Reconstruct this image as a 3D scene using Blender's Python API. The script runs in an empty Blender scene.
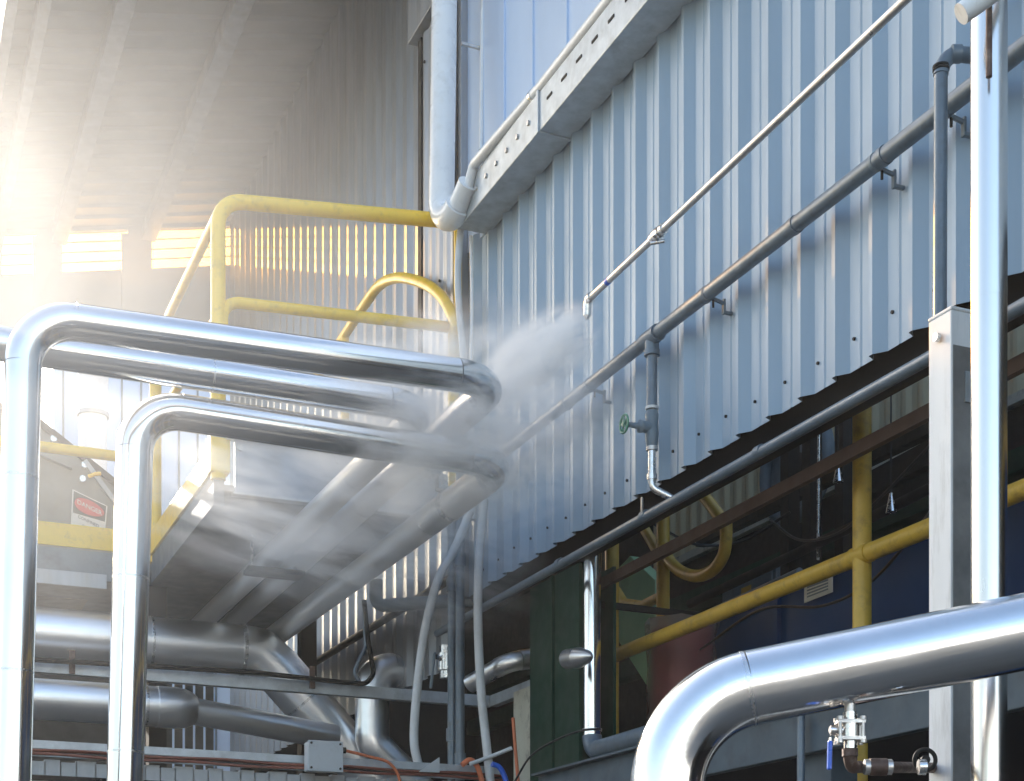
import bpy, bmesh, math, random
from mathutils import Vector, Matrix, Quaternion
random.seed(7)
V = Vector
scene = bpy.context.scene
COL = scene.collection
YAW = math.radians(23.4)
F = V((math.sin(YAW), math.cos(YAW), 0)); RT = V((math.cos(YAW), -math.sin(YAW), 0))
FPX, CX, HY, CAMZ = 1508.0, 512.0, 955.0, 1.6

# ---- surveying helpers: where a sight line meets a real plane of the building (x = const etc.)
def ray(px, py):
    v = F + RT * ((px - CX) / FPX); v.z = (HY - py) / FPX
    return v
def X(px, py, x):
    r = ray(px, py); return V((0, 0, CAMZ)) + r * (x / r.x)
def Y(px, py, y):
    r = ray(px, py); return V((0, 0, CAMZ)) + r * (y / r.y)
def D(px, py, d):
    return V((0, 0, CAMZ)) + ray(px, py) * d

# ------------------------------------------------------------------ materials
def mat(name, col, rough=.5, metal=0.0, spec=.5, coat=0.0, var=.12, vscale=3.0, stretch=(1, 1, 1), bump=0.0, bscale=20.0,
        rvar=.1, dirt=None, dirt_amt=0.0, dirt_scale=2.0, trans=None):
    m = bpy.data.materials.new(name); m.use_nodes = True
    nt = m.node_tree; N = nt.nodes; L = nt.links
    b = N['Principled BSDF']
    b.inputs['Metallic'].default_value = metal
    b.inputs['Specular IOR Level'].default_value = spec
    b.inputs['Coat Weight'].default_value = coat
    b.inputs['Coat Roughness'].default_value = .15
    tc = N.new('ShaderNodeTexCoord'); mp = N.new('ShaderNodeMapping'); mp.inputs['Scale'].default_value = stretch
    L.new(tc.outputs['Object'], mp.inputs['Vector'])
    n = N.new('ShaderNodeTexNoise'); n.inputs['Scale'].default_value = vscale; n.inputs['Detail'].default_value = 6; n.inputs['Roughness'].default_value = .6
    L.new(mp.outputs[0], n.inputs['Vector'])
    cr = N.new('ShaderNodeValToRGB')
    e = cr.color_ramp.elements
    c0 = [max(0, c * (1 - var)) for c in col]; c1 = [min(1, c * (1 + var)) for c in col]
    e[0].position = .3; e[0].color = (*c0, 1); e[1].position = .7; e[1].color = (*c1, 1)
    L.new(n.outputs['Fac'], cr.inputs['Fac'])
    out = cr.outputs['Color']
    if dirt:
        n2 = N.new('ShaderNodeTexNoise'); n2.inputs['Scale'].default_value = dirt_scale; n2.inputs['Detail'].default_value = 8; n2.inputs['Roughness'].default_value = .7
        L.new(mp.outputs[0], n2.inputs['Vector'])
        r2 = N.new('ShaderNodeValToRGB'); r2.color_ramp.elements[0].position = .52; r2.color_ramp.elements[1].position = .72
        r2.color_ramp.elements[1].color = (dirt_amt,) * 3 + (1,)
        L.new(n2.outputs['Fac'], r2.inputs['Fac'])
        mx = N.new('ShaderNodeMix'); mx.data_type = 'RGBA'
        L.new(r2.outputs['Color'], mx.inputs['Factor']); L.new(out, mx.inputs['A']); mx.inputs['B'].default_value = (*dirt, 1)
        out = mx.outputs['Result']
    L.new(out, b.inputs['Base Color'])
    mr = N.new('ShaderNodeMapRange'); mr.inputs['From Min'].default_value = .3; mr.inputs['From Max'].default_value = .7
    mr.inputs['To Min'].default_value = max(.03, rough - rvar); mr.inputs['To Max'].default_value = min(1, rough + rvar)
    n3 = N.new('ShaderNodeTexNoise'); n3.inputs['Scale'].default_value = vscale * 2.3; n3.inputs['Detail'].default_value = 5
    L.new(mp.outputs[0], n3.inputs['Vector']); L.new(n3.outputs['Fac'], mr.inputs['Value']); L.new(mr.outputs[0], b.inputs['Roughness'])
    if bump:
        nb = N.new('ShaderNodeTexNoise'); nb.inputs['Scale'].default_value = bscale; nb.inputs['Detail'].default_value = 4
        L.new(mp.outputs[0], nb.inputs['Vector'])
        bp = N.new('ShaderNodeBump'); bp.inputs['Strength'].default_value = bump; bp.inputs['Distance'].default_value = .01
        L.new(nb.outputs['Fac'], bp.inputs['Height']); L.new(bp.outputs[0], b.inputs['Normal'])
    if trans:
        tr = N.new('ShaderNodeBsdfTransparent'); tr.inputs['Color'].default_value = (*trans[1], 1)
        tl = N.new('ShaderNodeBsdfTranslucent'); tl.inputs['Color'].default_value = (*trans[1], 1)
        m1 = N.new('ShaderNodeMixShader'); m1.inputs['Fac'].default_value = trans[0]
        L.new(tl.outputs[0], m1.inputs[1]); L.new(tr.outputs[0], m1.inputs[2])
        m2 = N.new('ShaderNodeMixShader'); m2.inputs['Fac'].default_value = .85
        L.new(b.outputs[0], m2.inputs[1]); L.new(m1.outputs[0], m2.inputs[2])
        L.new(m2.outputs[0], N['Material Output'].inputs['Surface'])
    return m

M = {}
M['alu'] = mat('aluminium_cladding', (.84, .85, .86), .15, 1.0, var=.03, vscale=2, rvar=.04)
M['alu_rough'] = mat('weathered_cladding', (.82, .82, .82), .44, 1.0, var=.03, vscale=2, rvar=.04)
M['alu_front'] = mat('polished_cladding', (.84, .85, .86), .16, 1.0, var=.04, vscale=6, rvar=.06, bump=.02, bscale=70)
M['alu_dull'] = mat('dull_aluminium', (.62, .63, .64), .34, 1.0, var=.06, vscale=6, rvar=.08, bump=.03, bscale=8, dirt=(.4, .36, .3), dirt_amt=.6, dirt_scale=5)
M['duct'] = mat('duct_aluminium', (.90, .92, .94), .34, 1.0, var=.04, vscale=3, rvar=.05, stretch=(.6, 1.5, 1.5))
M['band'] = mat('band_steel', (.72, .73, .74), .3, 1.0, var=.1, vscale=20)
M['wall'] = mat('grey_blue_wall_sheet', (.285, .385, .485), .50, .08, coat=.1, var=.05, vscale=2.2, stretch=(3, 3, .35), rvar=.06, bump=.05, bscale=5, dirt=(.22, .27, .32), dirt_amt=.4, dirt_scale=1.1)
M['upper'] = mat('pale_blue_sheet', (.55, .68, .88), .35, .1, coat=.2, var=.06, vscale=1.5, stretch=(1, 1, .3), rvar=.06)
M['galv'] = mat('galvanised_sheet', (.33, .355, .39), .42, .5, var=.14, vscale=3, stretch=(3, 3, .4), rvar=.1, dirt=(.32, .29, .25), dirt_amt=.5)
M['galv_beam'] = mat('galvanised_steel', (.46, .50, .53), .45, .5, var=.16, vscale=9, rvar=.1, bump=.06, dirt=(.25, .25, .25), dirt_amt=.5, dirt_scale=6)
M['ceil'] = mat('roof_underside_sheet', (.36, .38, .41), .5, .15, var=.1, vscale=2, rvar=.1, dirt=(.3, .28, .25), dirt_amt=.4)
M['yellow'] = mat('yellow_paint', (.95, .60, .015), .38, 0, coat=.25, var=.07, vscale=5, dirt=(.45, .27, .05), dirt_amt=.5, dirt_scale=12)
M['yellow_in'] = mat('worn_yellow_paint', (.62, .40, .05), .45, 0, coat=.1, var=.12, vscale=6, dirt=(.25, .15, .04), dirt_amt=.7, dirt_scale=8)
M['grey'] = mat('grey_blue_paint', (.125, .17, .215), .40, .1, coat=.25, var=.14, vscale=9, rvar=.08, bump=.05, bscale=40, dirt=(.10, .11, .12), dirt_amt=.7, dirt_scale=14)
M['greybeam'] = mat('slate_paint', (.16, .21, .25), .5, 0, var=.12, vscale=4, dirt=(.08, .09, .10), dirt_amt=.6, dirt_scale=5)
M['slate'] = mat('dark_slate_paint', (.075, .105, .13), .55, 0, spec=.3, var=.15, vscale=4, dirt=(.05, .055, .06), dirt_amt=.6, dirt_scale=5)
M['tall'] = mat('satin_cladding', (.74, .73, .72), .24, 1.0, var=.04, vscale=2, stretch=(1, 1, .3), rvar=.05)
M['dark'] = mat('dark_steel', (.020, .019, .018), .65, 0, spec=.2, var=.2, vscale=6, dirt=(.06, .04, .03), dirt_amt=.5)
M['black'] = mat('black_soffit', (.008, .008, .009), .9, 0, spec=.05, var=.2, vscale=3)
M['pvc'] = mat('white_plastic', (.84, .85, .86), .32, 0, coat=.2, var=.03, vscale=4, dirt=(.6, .58, .52), dirt_amt=.4, dirt_scale=6)
M['hose'] = mat('grey_white_hose', (.60, .62, .63), .45, 0, var=.06, vscale=8, dirt=(.4, .38, .34), dirt_amt=.5, dirt_scale=6)
M['steel'] = mat('stainless_steel', (.72, .71, .70), .25, 1.0, var=.08, vscale=14, dirt=(.35, .3, .25), dirt_amt=.5, dirt_scale=25)
M['lance'] = mat('pale_steel_tube', (.60, .58, .56), .36, .8, var=.08, vscale=18, dirt=(.4, .34, .28), dirt_amt=.5, dirt_scale=20)
M['post'] = mat('white_post_paint', (.86, .86, .85), .45, 0, var=.05, vscale=3, stretch=(3, 3, .5), dirt=(.42, .40, .36), dirt_amt=.5, dirt_scale=5)
M['green'] = mat('dark_green_paint', (.003, .034, .019), .6, 0, spec=.25, var=.15, vscale=4, dirt=(.02, .03, .02), dirt_amt=.6)
M['lgreen'] = mat('pale_green_paint', (.30, .48, .26), .55, 0, var=.1, vscale=3, dirt=(.1, .14, .07), dirt_amt=.5)
M['cream'] = mat('cream_sheet', (.68, .61, .40), .6, 0, var=.1, vscale=2, stretch=(2, 2, .4), dirt=(.2, .17, .11), dirt_amt=.6)
M['plaster'] = mat('cream_plaster', (.58, .57, .47), .8, 0, var=.08, vscale=4, dirt=(.2, .17, .14), dirt_amt=.8, dirt_scale=9, bump=.3, bscale=15)
M['navy'] = mat('navy_paint', (.008, .05, .17), .5, 0, spec=.25, var=.12, vscale=2)
M['red'] = mat('red_drum_paint', (.30, .02, .03), .4, 0, var=.15, vscale=5)
M['plastic'] = mat('clear_plastic_wrap', (.5, .45, .4), .15, 0, var=.1, vscale=12, bump=.8, bscale=18, trans=(.8, (.9, .85, .8)))
M['rust'] = mat('rusty_pipe', (.12, .075, .06), .6, .4, var=.3, vscale=18, bump=.25, bscale=50, dirt=(.3, .26, .22), dirt_amt=.8, dirt_scale=18)
M['wheel'] = mat('green_handwheel_paint', (.08, .28, .18), .4, 0, coat=.2, var=.15, vscale=30)
M['blue'] = mat('blue_plastic', (.02, .12, .62), .35, 0, coat=.2, var=.08, vscale=20)
M['white'] = mat('white_sticker', (.72, .72, .70), .5, 0, var=.05, vscale=10)
M['signred'] = mat('sign_red', (.55, .03, .03), .5)
M['signblack'] = mat('sign_black', (.02, .02, .02), .5)
M['cable'] = mat('brown_red_cable', (.22, .07, .045), .5, 0, var=.25, vscale=12)
M['orange'] = mat('orange_cable', (.62, .17, .07), .45, 0, var=.1, vscale=12)
M['blackcable'] = mat('black_rubber', (.015, .015, .016), .5, 0, var=.2, vscale=12)
M['concrete'] = mat('grey_concrete', (.11, .108, .10), .85, 0, var=.15, vscale=.6, bump=.3, bscale=12, dirt=(.12, .115, .11), dirt_amt=.7, dirt_scale=.35)
M['hopper'] = mat('hopper_steel', (.22, .22, .20), .5, .2, var=.12, vscale=3, dirt=(.12, .10, .08), dirt_amt=.5)
M['louvre'] = mat('translucent_louvre', (.8, .7, .45), .4, 0, var=.04, vscale=5, trans=(.75, (1, .72, .32)))
M['box'] = mat('grey_junction_box', (.52, .55, .57), .5, 0, var=.04, vscale=8, dirt=(.35, .35, .34), dirt_amt=.4, dirt_scale=12)

# ------------------------------------------------------------------ mesh helpers
class MB:
    def __init__(s): s.bm = bmesh.new()
    def box(s, a, b, bev=0.0):
        a, b = V(a), V(b); lo = V(map(min, a, b)); hi = V(map(max, a, b))
        vs = [s.bm.verts.new((x, y, z)) for x in (lo.x, hi.x) for y in (lo.y, hi.y) for z in (lo.z, hi.z)]
        fs = [s.bm.faces.new([vs[i] for i in q]) for q in ((0, 1, 3, 2), (4, 6, 7, 5), (0, 4, 5, 1), (2, 3, 7, 6), (0, 2, 6, 4), (1, 5, 7, 3))]
        if bev: bmesh.ops.bevel(s.bm, geom=list({e for f in fs for e in f.edges}), offset=bev, segments=2, affect='EDGES', profile=.5)
        return s
    def beam(s, a, b, w, h, up=V((0, 0, 1)), bev=0.0):
        a, b = V(a), V(b); d = (b - a).normalized(); side = d.cross(up).normalized(); u = side.cross(d).normalized()
        vs = []
        for p in (a, b):
            for i, j in ((-1, -1), (1, -1), (1, 1), (-1, 1)): vs.append(s.bm.verts.new(p + side * (i * w / 2) + u * (j * h / 2)))
        fs = [s.bm.faces.new([vs[i] for i in q]) for q in ((0, 1, 2, 3), (7, 6, 5, 4), (0, 4, 5, 1), (1, 5, 6, 2), (2, 6, 7, 3), (3, 7, 4, 0))]
        if bev: bmesh.ops.bevel(s.bm, geom=list({e for f in fs for e in f.edges}), offset=bev, segments=2, affect='EDGES', profile=.5)
        return s
    def prism(s, poly, ext):
        poly = [V(p) for p in poly]; ext = V(ext)
        lo = [s.bm.verts.new(p) for p in poly]; hi = [s.bm.verts.new(p + ext) for p in poly]; n = len(poly)
        s.bm.faces.new(lo[::-1]); s.bm.faces.new(hi)
        for i in range(n): s.bm.faces.new((lo[i], lo[(i + 1) % n], hi[(i + 1) % n], hi[i]))
        return s
    def tube(s, pts, r, seg=20, cap=True):
        pts = [V(p) for p in pts]; n = len(pts)
        rr = r if isinstance(r, (list, tuple)) else [r] * n
        t0 = (pts[1] - pts[0]).normalized()
        ref = V((0, 0, 1)) if abs(t0.z) < .9 else V((1, 0, 0))
        nrm = t0.cross(ref).normalized(); rings = []; tp = t0
        for i, p in enumerate(pts):
            if i == 0: t = t0
            elif i == n - 1: t = (pts[-1] - pts[-2]).normalized()
            else:
                t = ((pts[i] - pts[i - 1]).normalized() + (pts[i + 1] - pts[i]).normalized())
                t = t.normalized() if t.length > 1e-6 else tp
            nrm = tp.rotation_difference(t) @ nrm; nrm = (nrm - t * nrm.dot(t)).normalized(); tp = t
            bn = t.cross(nrm)
            rings.append([s.bm.verts.new(p + (nrm * math.cos(2 * math.pi * k / seg) + bn * math.sin(2 * math.pi * k / seg)) * rr[i]) for k in range(seg)])
        for a, b in zip(rings, rings[1:]):
            for k in range(seg):
                f = s.bm.faces.new((a[k], a[(k + 1) % seg], b[(k + 1) % seg], b[k])); f.smooth = True
        if cap:
            for f in (s.bm.faces.new(rings[0][::-1]), s.bm.faces.new(rings[-1])):
                for e in f.edges: e.smooth = False
        return s
    def ring(s, c, axis, r, w, seg=24):          # a raised band round a pipe
        a = V(axis).normalized(); c = V(c)
        return s.tube([c - a * w / 2, c + a * w / 2], r, seg)
    def torus(s, c, axis, R, r, seg=28, k=10):
        a = V(axis).normalized(); u = a.orthogonal().normalized(); w = a.cross(u); c = V(c)
        g = []
        for i in range(seg):
            an = 2 * math.pi * i / seg; d = u * math.cos(an) + w * math.sin(an)
            g.append([s.bm.verts.new(c + d * (R + r * math.cos(2 * math.pi * j / k)) + a * (r * math.sin(2 * math.pi * j / k))) for j in range(k)])
        for i in range(seg):
            for j in range(k):
                f = s.bm.faces.new((g[i][j], g[(i + 1) % seg][j], g[(i + 1) % seg][(j + 1) % k], g[i][(j + 1) % k])); f.smooth = True
        return s
    def ball(s, c, r, sc=(1, 1, 1)):
        m = Matrix.Translation(V(c)) @ Matrix.Diagonal((*sc, 1))
        res = bmesh.ops.create_uvsphere(s.bm, u_segments=14, v_segments=10, radius=r, matrix=m)
        for v in res['verts']:
            for f in v.link_faces: f.smooth = True
        return s
    def sheet(s, org, run, up, out, length, pitch=.267, depth=.032, th=.0012, prof=None, slant=0.0):
        """ribbed sheet: profile repeats along run, stands out along out, extruded by up (slant: per metre of run added to up edge)"""
        org, run, up, out = V(org), V(run).normalized(), V(up), V(out).normalized()
        prof = prof or ((0, 0), (.075, 0), (.145, 1), (.195, 1), (.265, 0))
        sc = pitch / .267; pts = []; k = 0
        while k * pitch < length:
            for q, (a, o) in enumerate(prof[:-1] if False else prof):
                x = k * pitch + a * sc
                if x <= length: pts.append((x, o * depth))
            k += 1
        pts.append((length, 0))
        lo = []; hi = []; lo2 = []; hi2 = []
        for x, o in pts:
            p = org + run * x + out * o; q = p + up
            lo.append(s.bm.verts.new(p)); hi.append(s.bm.verts.new(q))
            lo2.append(s.bm.verts.new(p - out * th)); hi2.append(s.bm.verts.new(q - out * th))
        for i in range(len(pts) - 1):
            s.bm.faces.new((lo[i], lo[i + 1], hi[i + 1], hi[i])); s.bm.faces.new((lo2[i + 1], lo2[i], hi2[i], hi2[i + 1]))
            s.bm.faces.new((lo[i + 1], lo[i], lo2[i], lo2[i + 1])); s.bm.faces.new((hi[i], hi[i + 1], hi2[i + 1], hi2[i]))
        return s

def fillet(pts, br, n=10):
    """polyline -> (all points, list of bend index ranges)"""
    pts = [V(p) for p in pts]; out = [pts[0]]; bends = []
    for i in range(1, len(pts) - 1):
        a, p, b = pts[i - 1], pts[i], pts[i + 1]
        u = (a - p).normalized(); v = (b - p).normalized(); ang = u.angle(v)
        if ang > math.radians(178): out.append(p); continue
        t = br / math.tan(ang / 2); t = min(t, (a - p).length * .49 if i > 1 else (a - p).length * .95, (b - p).length * .49 if i < len(pts) - 2 else (b - p).length * .95)
        r = t * math.tan(ang / 2); c = p + (u + v).normalized() * (r / math.sin(ang / 2))
        s0 = p + u * t; s1 = p + v * t; d0 = s0 - c; ax = d0.cross(s1 - c).normalized(); tot = d0.angle(s1 - c)
        i0 = len(out)
        for k in range(n + 1): out.append(c + Quaternion(ax, tot * k / n) @ d0)
        bends.append((i0, len(out) - 1))
    out.append(pts[-1]); return out, bends
def arc(pts, br, n=10): return fillet(pts, br, n)[0]

def tag(o, label=None, cat=None, group=None, kind=None):
    for k, v in (('label', label), ('category', cat), ('group', group), ('kind', kind)):
        if v: o[k] = v
    return o
def thing(name, label, cat, loc=(0, 0, 0), group=None):
    o = bpy.data.objects.new(name, None); COL.objects.link(o); o.location = V(loc); o.empty_display_size = .1
    return tag(o, label, cat, group)
def base_of(o):
    p = V((0, 0, 0))
    while o: p += o.location; o = o.parent
    return p
def build(name, mb, m, parent=None, label=None, cat=None, group=None, kind=None, loc=None):
    me = bpy.data.meshes.new(name)
    bmesh.ops.recalc_face_normals(mb.bm, faces=mb.bm.faces)
    off = base_of(parent) if parent else V(loc) if loc is not None else V((0, 0, 0))
    bmesh.ops.translate(mb.bm, verts=mb.bm.verts, vec=-off)
    mb.bm.to_mesh(me); mb.bm.free(); me.materials.append(M[m] if isinstance(m, str) else m)
    o = bpy.data.objects.new(name, me); COL.objects.link(o)
    if parent: o.parent = parent
    elif loc is not None: o.location = loc
    return tag(o, label, cat, group, kind)

def pipe(name, label, cat, pts, r, br, m='alu', bands=(), band_m='band', seg=36, group=None, names=('straight_section', 'elbow'), last=None):
    """pipe with straights and bends as parts; bands = list of (leg index, fraction)"""
    allp, bends = fillet(pts, br, 14)
    t = thing(name, label, cat, V(pts[0]), group)
    cur = 0
    for i0, i1 in bends:
        build(names[0], MB().tube([allp[cur], allp[i0]], r, seg), m, t)
        # the elbow jacket sleeves a couple of millimetres over the straights
        build(names[1], MB().tube(allp[i0:i1 + 1], r * 1.004, seg, cap=False), m, t)
        cur = i1
    build(names[0], MB().tube([allp[cur], allp[-1]], r, seg), last or m, t)
    ptsv = [V(p) for p in pts]
    for leg, f in bands:
        a, b = ptsv[leg], ptsv[leg + 1]
        build('seam_band', MB().ring(a.lerp(b, f), b - a, r * 1.008, .010, seg), band_m, t)
    return t

def copy_tree(o, parent=None):
    c = o.copy(); COL.objects.link(c)
    if parent: c.parent = parent
    for ch in [x for x in bpy.data.objects if x.parent == o]: copy_tree(ch, c)
    return c

def text_obj(s, size, m, org, right, up, parent, name='lettering', ext=.0008):
    cu = bpy.data.curves.new(name, 'FONT'); cu.body = s; cu.size = size; cu.extrude = ext; cu.align_x = 'CENTER'; cu.align_y = 'CENTER'
    tmp = bpy.data.objects.new('tmp', cu); COL.objects.link(tmp)
    bpy.context.view_layer.update()
    me = bpy.data.meshes.new_from_object(tmp.evaluated_get(bpy.context.evaluated_depsgraph_get()))
    bpy.data.objects.remove(tmp); r, u = V(right).normalized(), V(up).normalized(); n = r.cross(u)
    mt = Matrix((r, u, n)).transposed().to_4x4(); mt.translation = V(org) - base_of(parent)
    me.transform(mt); me.materials.clear(); me.materials.append(M[m])
    o = bpy.data.objects.new(name, me); COL.objects.link(o); o.parent = parent
    return o

def smooth(pts, n=10):
    P_ = [V(p) for p in pts]; P_ = [P_[0] * 2 - P_[1]] + P_ + [P_[-1] * 2 - P_[-2]]; out = []
    for i in range(1, len(P_) - 2):
        a, b, c, d = P_[i - 1:i + 3]
        for k in range(n):
            t = k / n; out.append(.5 * ((2 * b) + (c - a) * t + (2 * a - 5 * b + 4 * c - d) * t * t + (3 * b - a - 3 * c + d) * t ** 3))
    out.append(P_[-2]); return out

# ------------------------------------------------------------------ ground and light
g = MB(); g.box((-70, -60, -.3), (70, 80, 0)); build('ground', g, 'concrete', kind='structure')

# ------------------------------------------------------------------ main building (right)
WX = 4.0
fb = thing('factory_building', 'blue-grey ribbed metal factory building with a pale blue upper wall over a dark open bay', 'building', (4, 10, 0))
s = MB(); s.sheet((WX, .8, 4.16), (0, 1, 0), (0, 0, 2.5), (-1, 0, 0), 9.22, depth=.04, prof=((0, 0), (.07, 0), (.08, .1), (.09, 0), (.160, 0), (.215, 1), (.240, 1), (.262, 0))); build('ribbed_wall', s, 'wall', fb)
s = MB()
s.box((WX - .01, .8, 6.62), (WX + .04, 10.02, 11.2))
for yy in (9.33, 8.86, 8.35, 7.9, 7.3, 6.6, 5.9, 5.0, 4.0, 3.0, 2.0): s.box((WX - .022, yy, 6.80), (WX - .01, yy + .022, 11.2))
build('upper_wall', s, 'upper', fb)
s = MB(); s.box((WX - .06, 10.02, 4.16), (WX + .06, 10.09, 11.2), .004); build('corner_trim', s, 'galv', fb)
# fixings along the bottom of the sheet
for k in range(26):
    yy = .8 + .267 * (k + 8) + .125 + random.uniform(-.006, .006)
    z = 4.30 + random.uniform(-.012, .012)
    build('screw', MB().tube([(WX + .001, yy, z), (WX - .008, yy, z)], .008, 8), 'dark', fb)
for yy, z in ((4.95, 5.62), (4.95, 5.72), (6.05, 5.47), (6.05, 5.38), (6.9, 5.47), (8.3, 5.5)):
    build('screw', MB().tube([(WX + .001, yy, z), (WX - .008, yy, z)], .006, 8), 'dark', fb)
# structure hidden behind the sheet and the dark bay behind
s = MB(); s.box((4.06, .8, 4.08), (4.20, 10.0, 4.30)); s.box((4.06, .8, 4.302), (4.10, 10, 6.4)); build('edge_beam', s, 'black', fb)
s = MB(); s.box((4.10, .8, 6.4), (4.9, 10.0, 6.5)); build('bay_ceiling', s, 'black', fb)  # stops short: gap added to let daylight onto the bay interior
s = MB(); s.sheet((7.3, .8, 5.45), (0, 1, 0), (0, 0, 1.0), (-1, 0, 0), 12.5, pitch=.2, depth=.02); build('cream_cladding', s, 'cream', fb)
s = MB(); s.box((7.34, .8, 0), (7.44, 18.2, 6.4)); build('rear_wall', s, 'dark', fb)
s = MB(); s.box((7.26, .8, 5.38), (7.33, 13.3, 5.45)); build('cladding_trim', s, 'plaster', fb)
for z0, z1 in ((4.86, 5.02), (4.42, 4.6)):
    s = MB(); s.box((7.16, .8, z0), (7.32, 18, z1)); build('girt', s, 'green', fb)
s = MB(); s.box((7.10, .8, 4.68), (7.16, 13, 4.74)); build('pale_girt', s, 'plaster', fb)
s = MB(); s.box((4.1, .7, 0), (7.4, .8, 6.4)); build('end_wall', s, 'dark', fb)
# roof gap over the bay is unseen, opened only for light

# box beam on the wall (eaves box)
bb = thing('box_beam', 'grey galvanised box beam running under the pale blue upper wall', 'beam', (3.76, 9.6, 6.57))
s = MB(); s.box((3.76, 6.4 + 1.9, 6.57), (3.985, 9.62, 6.81), .006); s2 = MB(); s2.box((3.765, .8, 6.572), (3.985, 8.297, 6.808), .006)
build('box_section', s, 'galv_beam', bb); build('box_section', s2, 'galv_beam', bb)
s = MB(); s.box((3.752, 8.28, 6.562), (3.985, 8.31, 6.818), .003); build('joint_cover', s, 'galv_beam', bb)
for k in range(7):
    yy = 9.45 - k * .17
    build('bolt', MB().tube([(3.761, yy, 6.69), (3.748, yy, 6.69)], .016, 6), 'lance', bb)
for k in range(8):
    yy = 8.1 - k * .2
    build('slot', MB().box((3.7655, yy, 6.70), (3.760, yy + .07, 6.715)), 'dark', bb)

# white rainwater pipe
DPX = 3.72
a = Y(452, -20, 9.75); b = Y(441, 216, 9.75)
p0 = V((a.x, 9.75, 12.0)); r_dp = .088
tp = thing('downpipe', 'fat white plastic downpipe hanging in front of the upper wall corner', 'pipe', (b.x, 9.75, b.z))
low = V((b.x + .01, 9.72, 6.62))
pts, bends = fillet([p0, V((b.x, 9.75, 6.50)), V((3.73, 9.35, 6.75))], .17, 12)
build('vertical_section', MB().tube(pts[:2], r_dp, 32), 'pvc', tp)
build('elbow', MB().tube(pts[1:-1], r_dp * 1.02, 32), 'pvc', tp)
build('outlet', MB().tube([pts[-2], pts[-1]], .07, 28), 'pvc', tp)
sp = thing('gutter_pipe', 'white pipe lying along the top edge of the grey box beam', 'pipe', (3.72, 9.3, 6.85))
build('tube', MB().tube(arc([(3.73, 9.36, 6.72), (3.74, 9.28, 6.84), (3.78, 8.3, 6.845), (3.78, 5.0, 6.845)], .06), .034, 20), 'pvc', sp)
for yy in (9.1, 8.4): build('strap', MB().tube([(3.776, yy - .012, 6.845), (3.776, yy + .012, 6.845)], .038, 20), 'steel', sp)
cd = thing('conduit', 'thin pale blue conduit running up the edge of the upper wall', 'conduit', (3.92, 9.75, 6.8))
build('tube', MB().tube([Y(481, 150, 9.74), Y(482, 60, 9.74), Y(484, -60, 9.74)], .016, 14), 'pvc', cd)
build('clip', MB().box(Y(462, 44, 9.76), Y(481, 48, 9.78)), 'lance', cd)

# ------------------------------------------------------------------ far building with canopy
CS = .225
def cz(x): return 10.5 + CS * (x - 4.15)
fw = thing('far_building', 'tall grey ribbed building wall with a deep canopy roof on its left', 'building', (4.15, 18, 0))
s = MB(); s.sheet((4.15, 10.74, 3.8), (0, 1, 0), (0, 0, 6.72), (-1, 0, 0), 7.36, depth=.035); build('ribbed_wall', s, 'galv', fw)
s = MB()
s.sheet((1.25, 10.4, cz(1.25)), (0, 1, 0), (7.0, 0, 7.0 * CS), (0, 0, -1), 7.9, pitch=.29, depth=.035, prof=((0, 0), (.19, 0), (.205, 1), (.245, 1), (.265, 0)))
build('canopy_roof', s, 'ceil', fw)
for x0, w in ((1.45, .10), (2.12, .16), (3.14, .16)):
    s = MB(); s.beam((x0, 10.4, cz(x0) - .13), (x0, 18.1, cz(x0) - .13), w, .18, bev=.004); build('roof_beam', s, 'galv', fw)
# end wall under the canopy with louvred windows
YE = 18.15
zb = 8.45
wins = [((2, 229), (37, 224)), ((62, 224), (128, 221)), ((152, 221), (219, 218)), ((224, 218), (238, 217))]
xs = [Y(-20, 230, YE).x]
for (a, _), (b, _) in wins: xs += [Y(a, 225, YE).x, Y(b, 225, YE).x]
xs += [4.15 + .3, 5.6, 5.9, 8.0]
zt0 = lambda x: cz(x) - .05
zw = lambda x: cz(x) - .05 - .47
def quad(mb, xa, xb, za0, za1, zb0, zb1, y, th):
    mb.prism([(xa, y, za0), (xb, y, zb0), (xb, y, zb1), (xa, y, za1)], (0, th, 0))
s = MB(); quad(s, 1.2, 8.2, zb, zw(1.2), zb, zw(8.2), YE, .08); build('end_wall', s, 'ceil', fw)
s = MB(); quad(s, 1.2, 8.2, zt0(1.2), cz(1.2) + .02, zt0(8.2), cz(8.2) + .02, YE, .08); build('end_wall_head', s, 'ceil', fw)
edges = [1.2] + xs[1:] 
gaps = [(1.2, xs[1])] + [(xs[2 + 2 * i], xs[3 + 2 * i]) for i in range(3)] + [(xs[8], 4.6), (5.7, 5.85), (8.0, 8.2)]
for a, b in gaps:
    if b - a > .01:
        s = MB(); quad(s, a, b, zw(a), zt0(a), zw(b), zt0(b), YE + .002, .07); build('window_pier', s, 'ceil', fw)
spans = [(xs[1 + 2 * i], xs[2 + 2 * i]) for i in range(4)] + [(4.6, 5.7), (5.85, 8.0)]
for a, b in spans:
    s = MB(); quad(s, a, b, zw(a), zt0(a), zw(b), zt0(b), YE + .05, .008); wn = build('window', s, 'louvre', fw)
    s = MB()
    for k in range(1, 4):
        s.beam((a, YE + .03, zw(a) + .47 * k / 4), (b, YE + .03, zw(b) + .47 * k / 4), .02, .014)
    build('slat', s, 'galv', wn)
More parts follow.
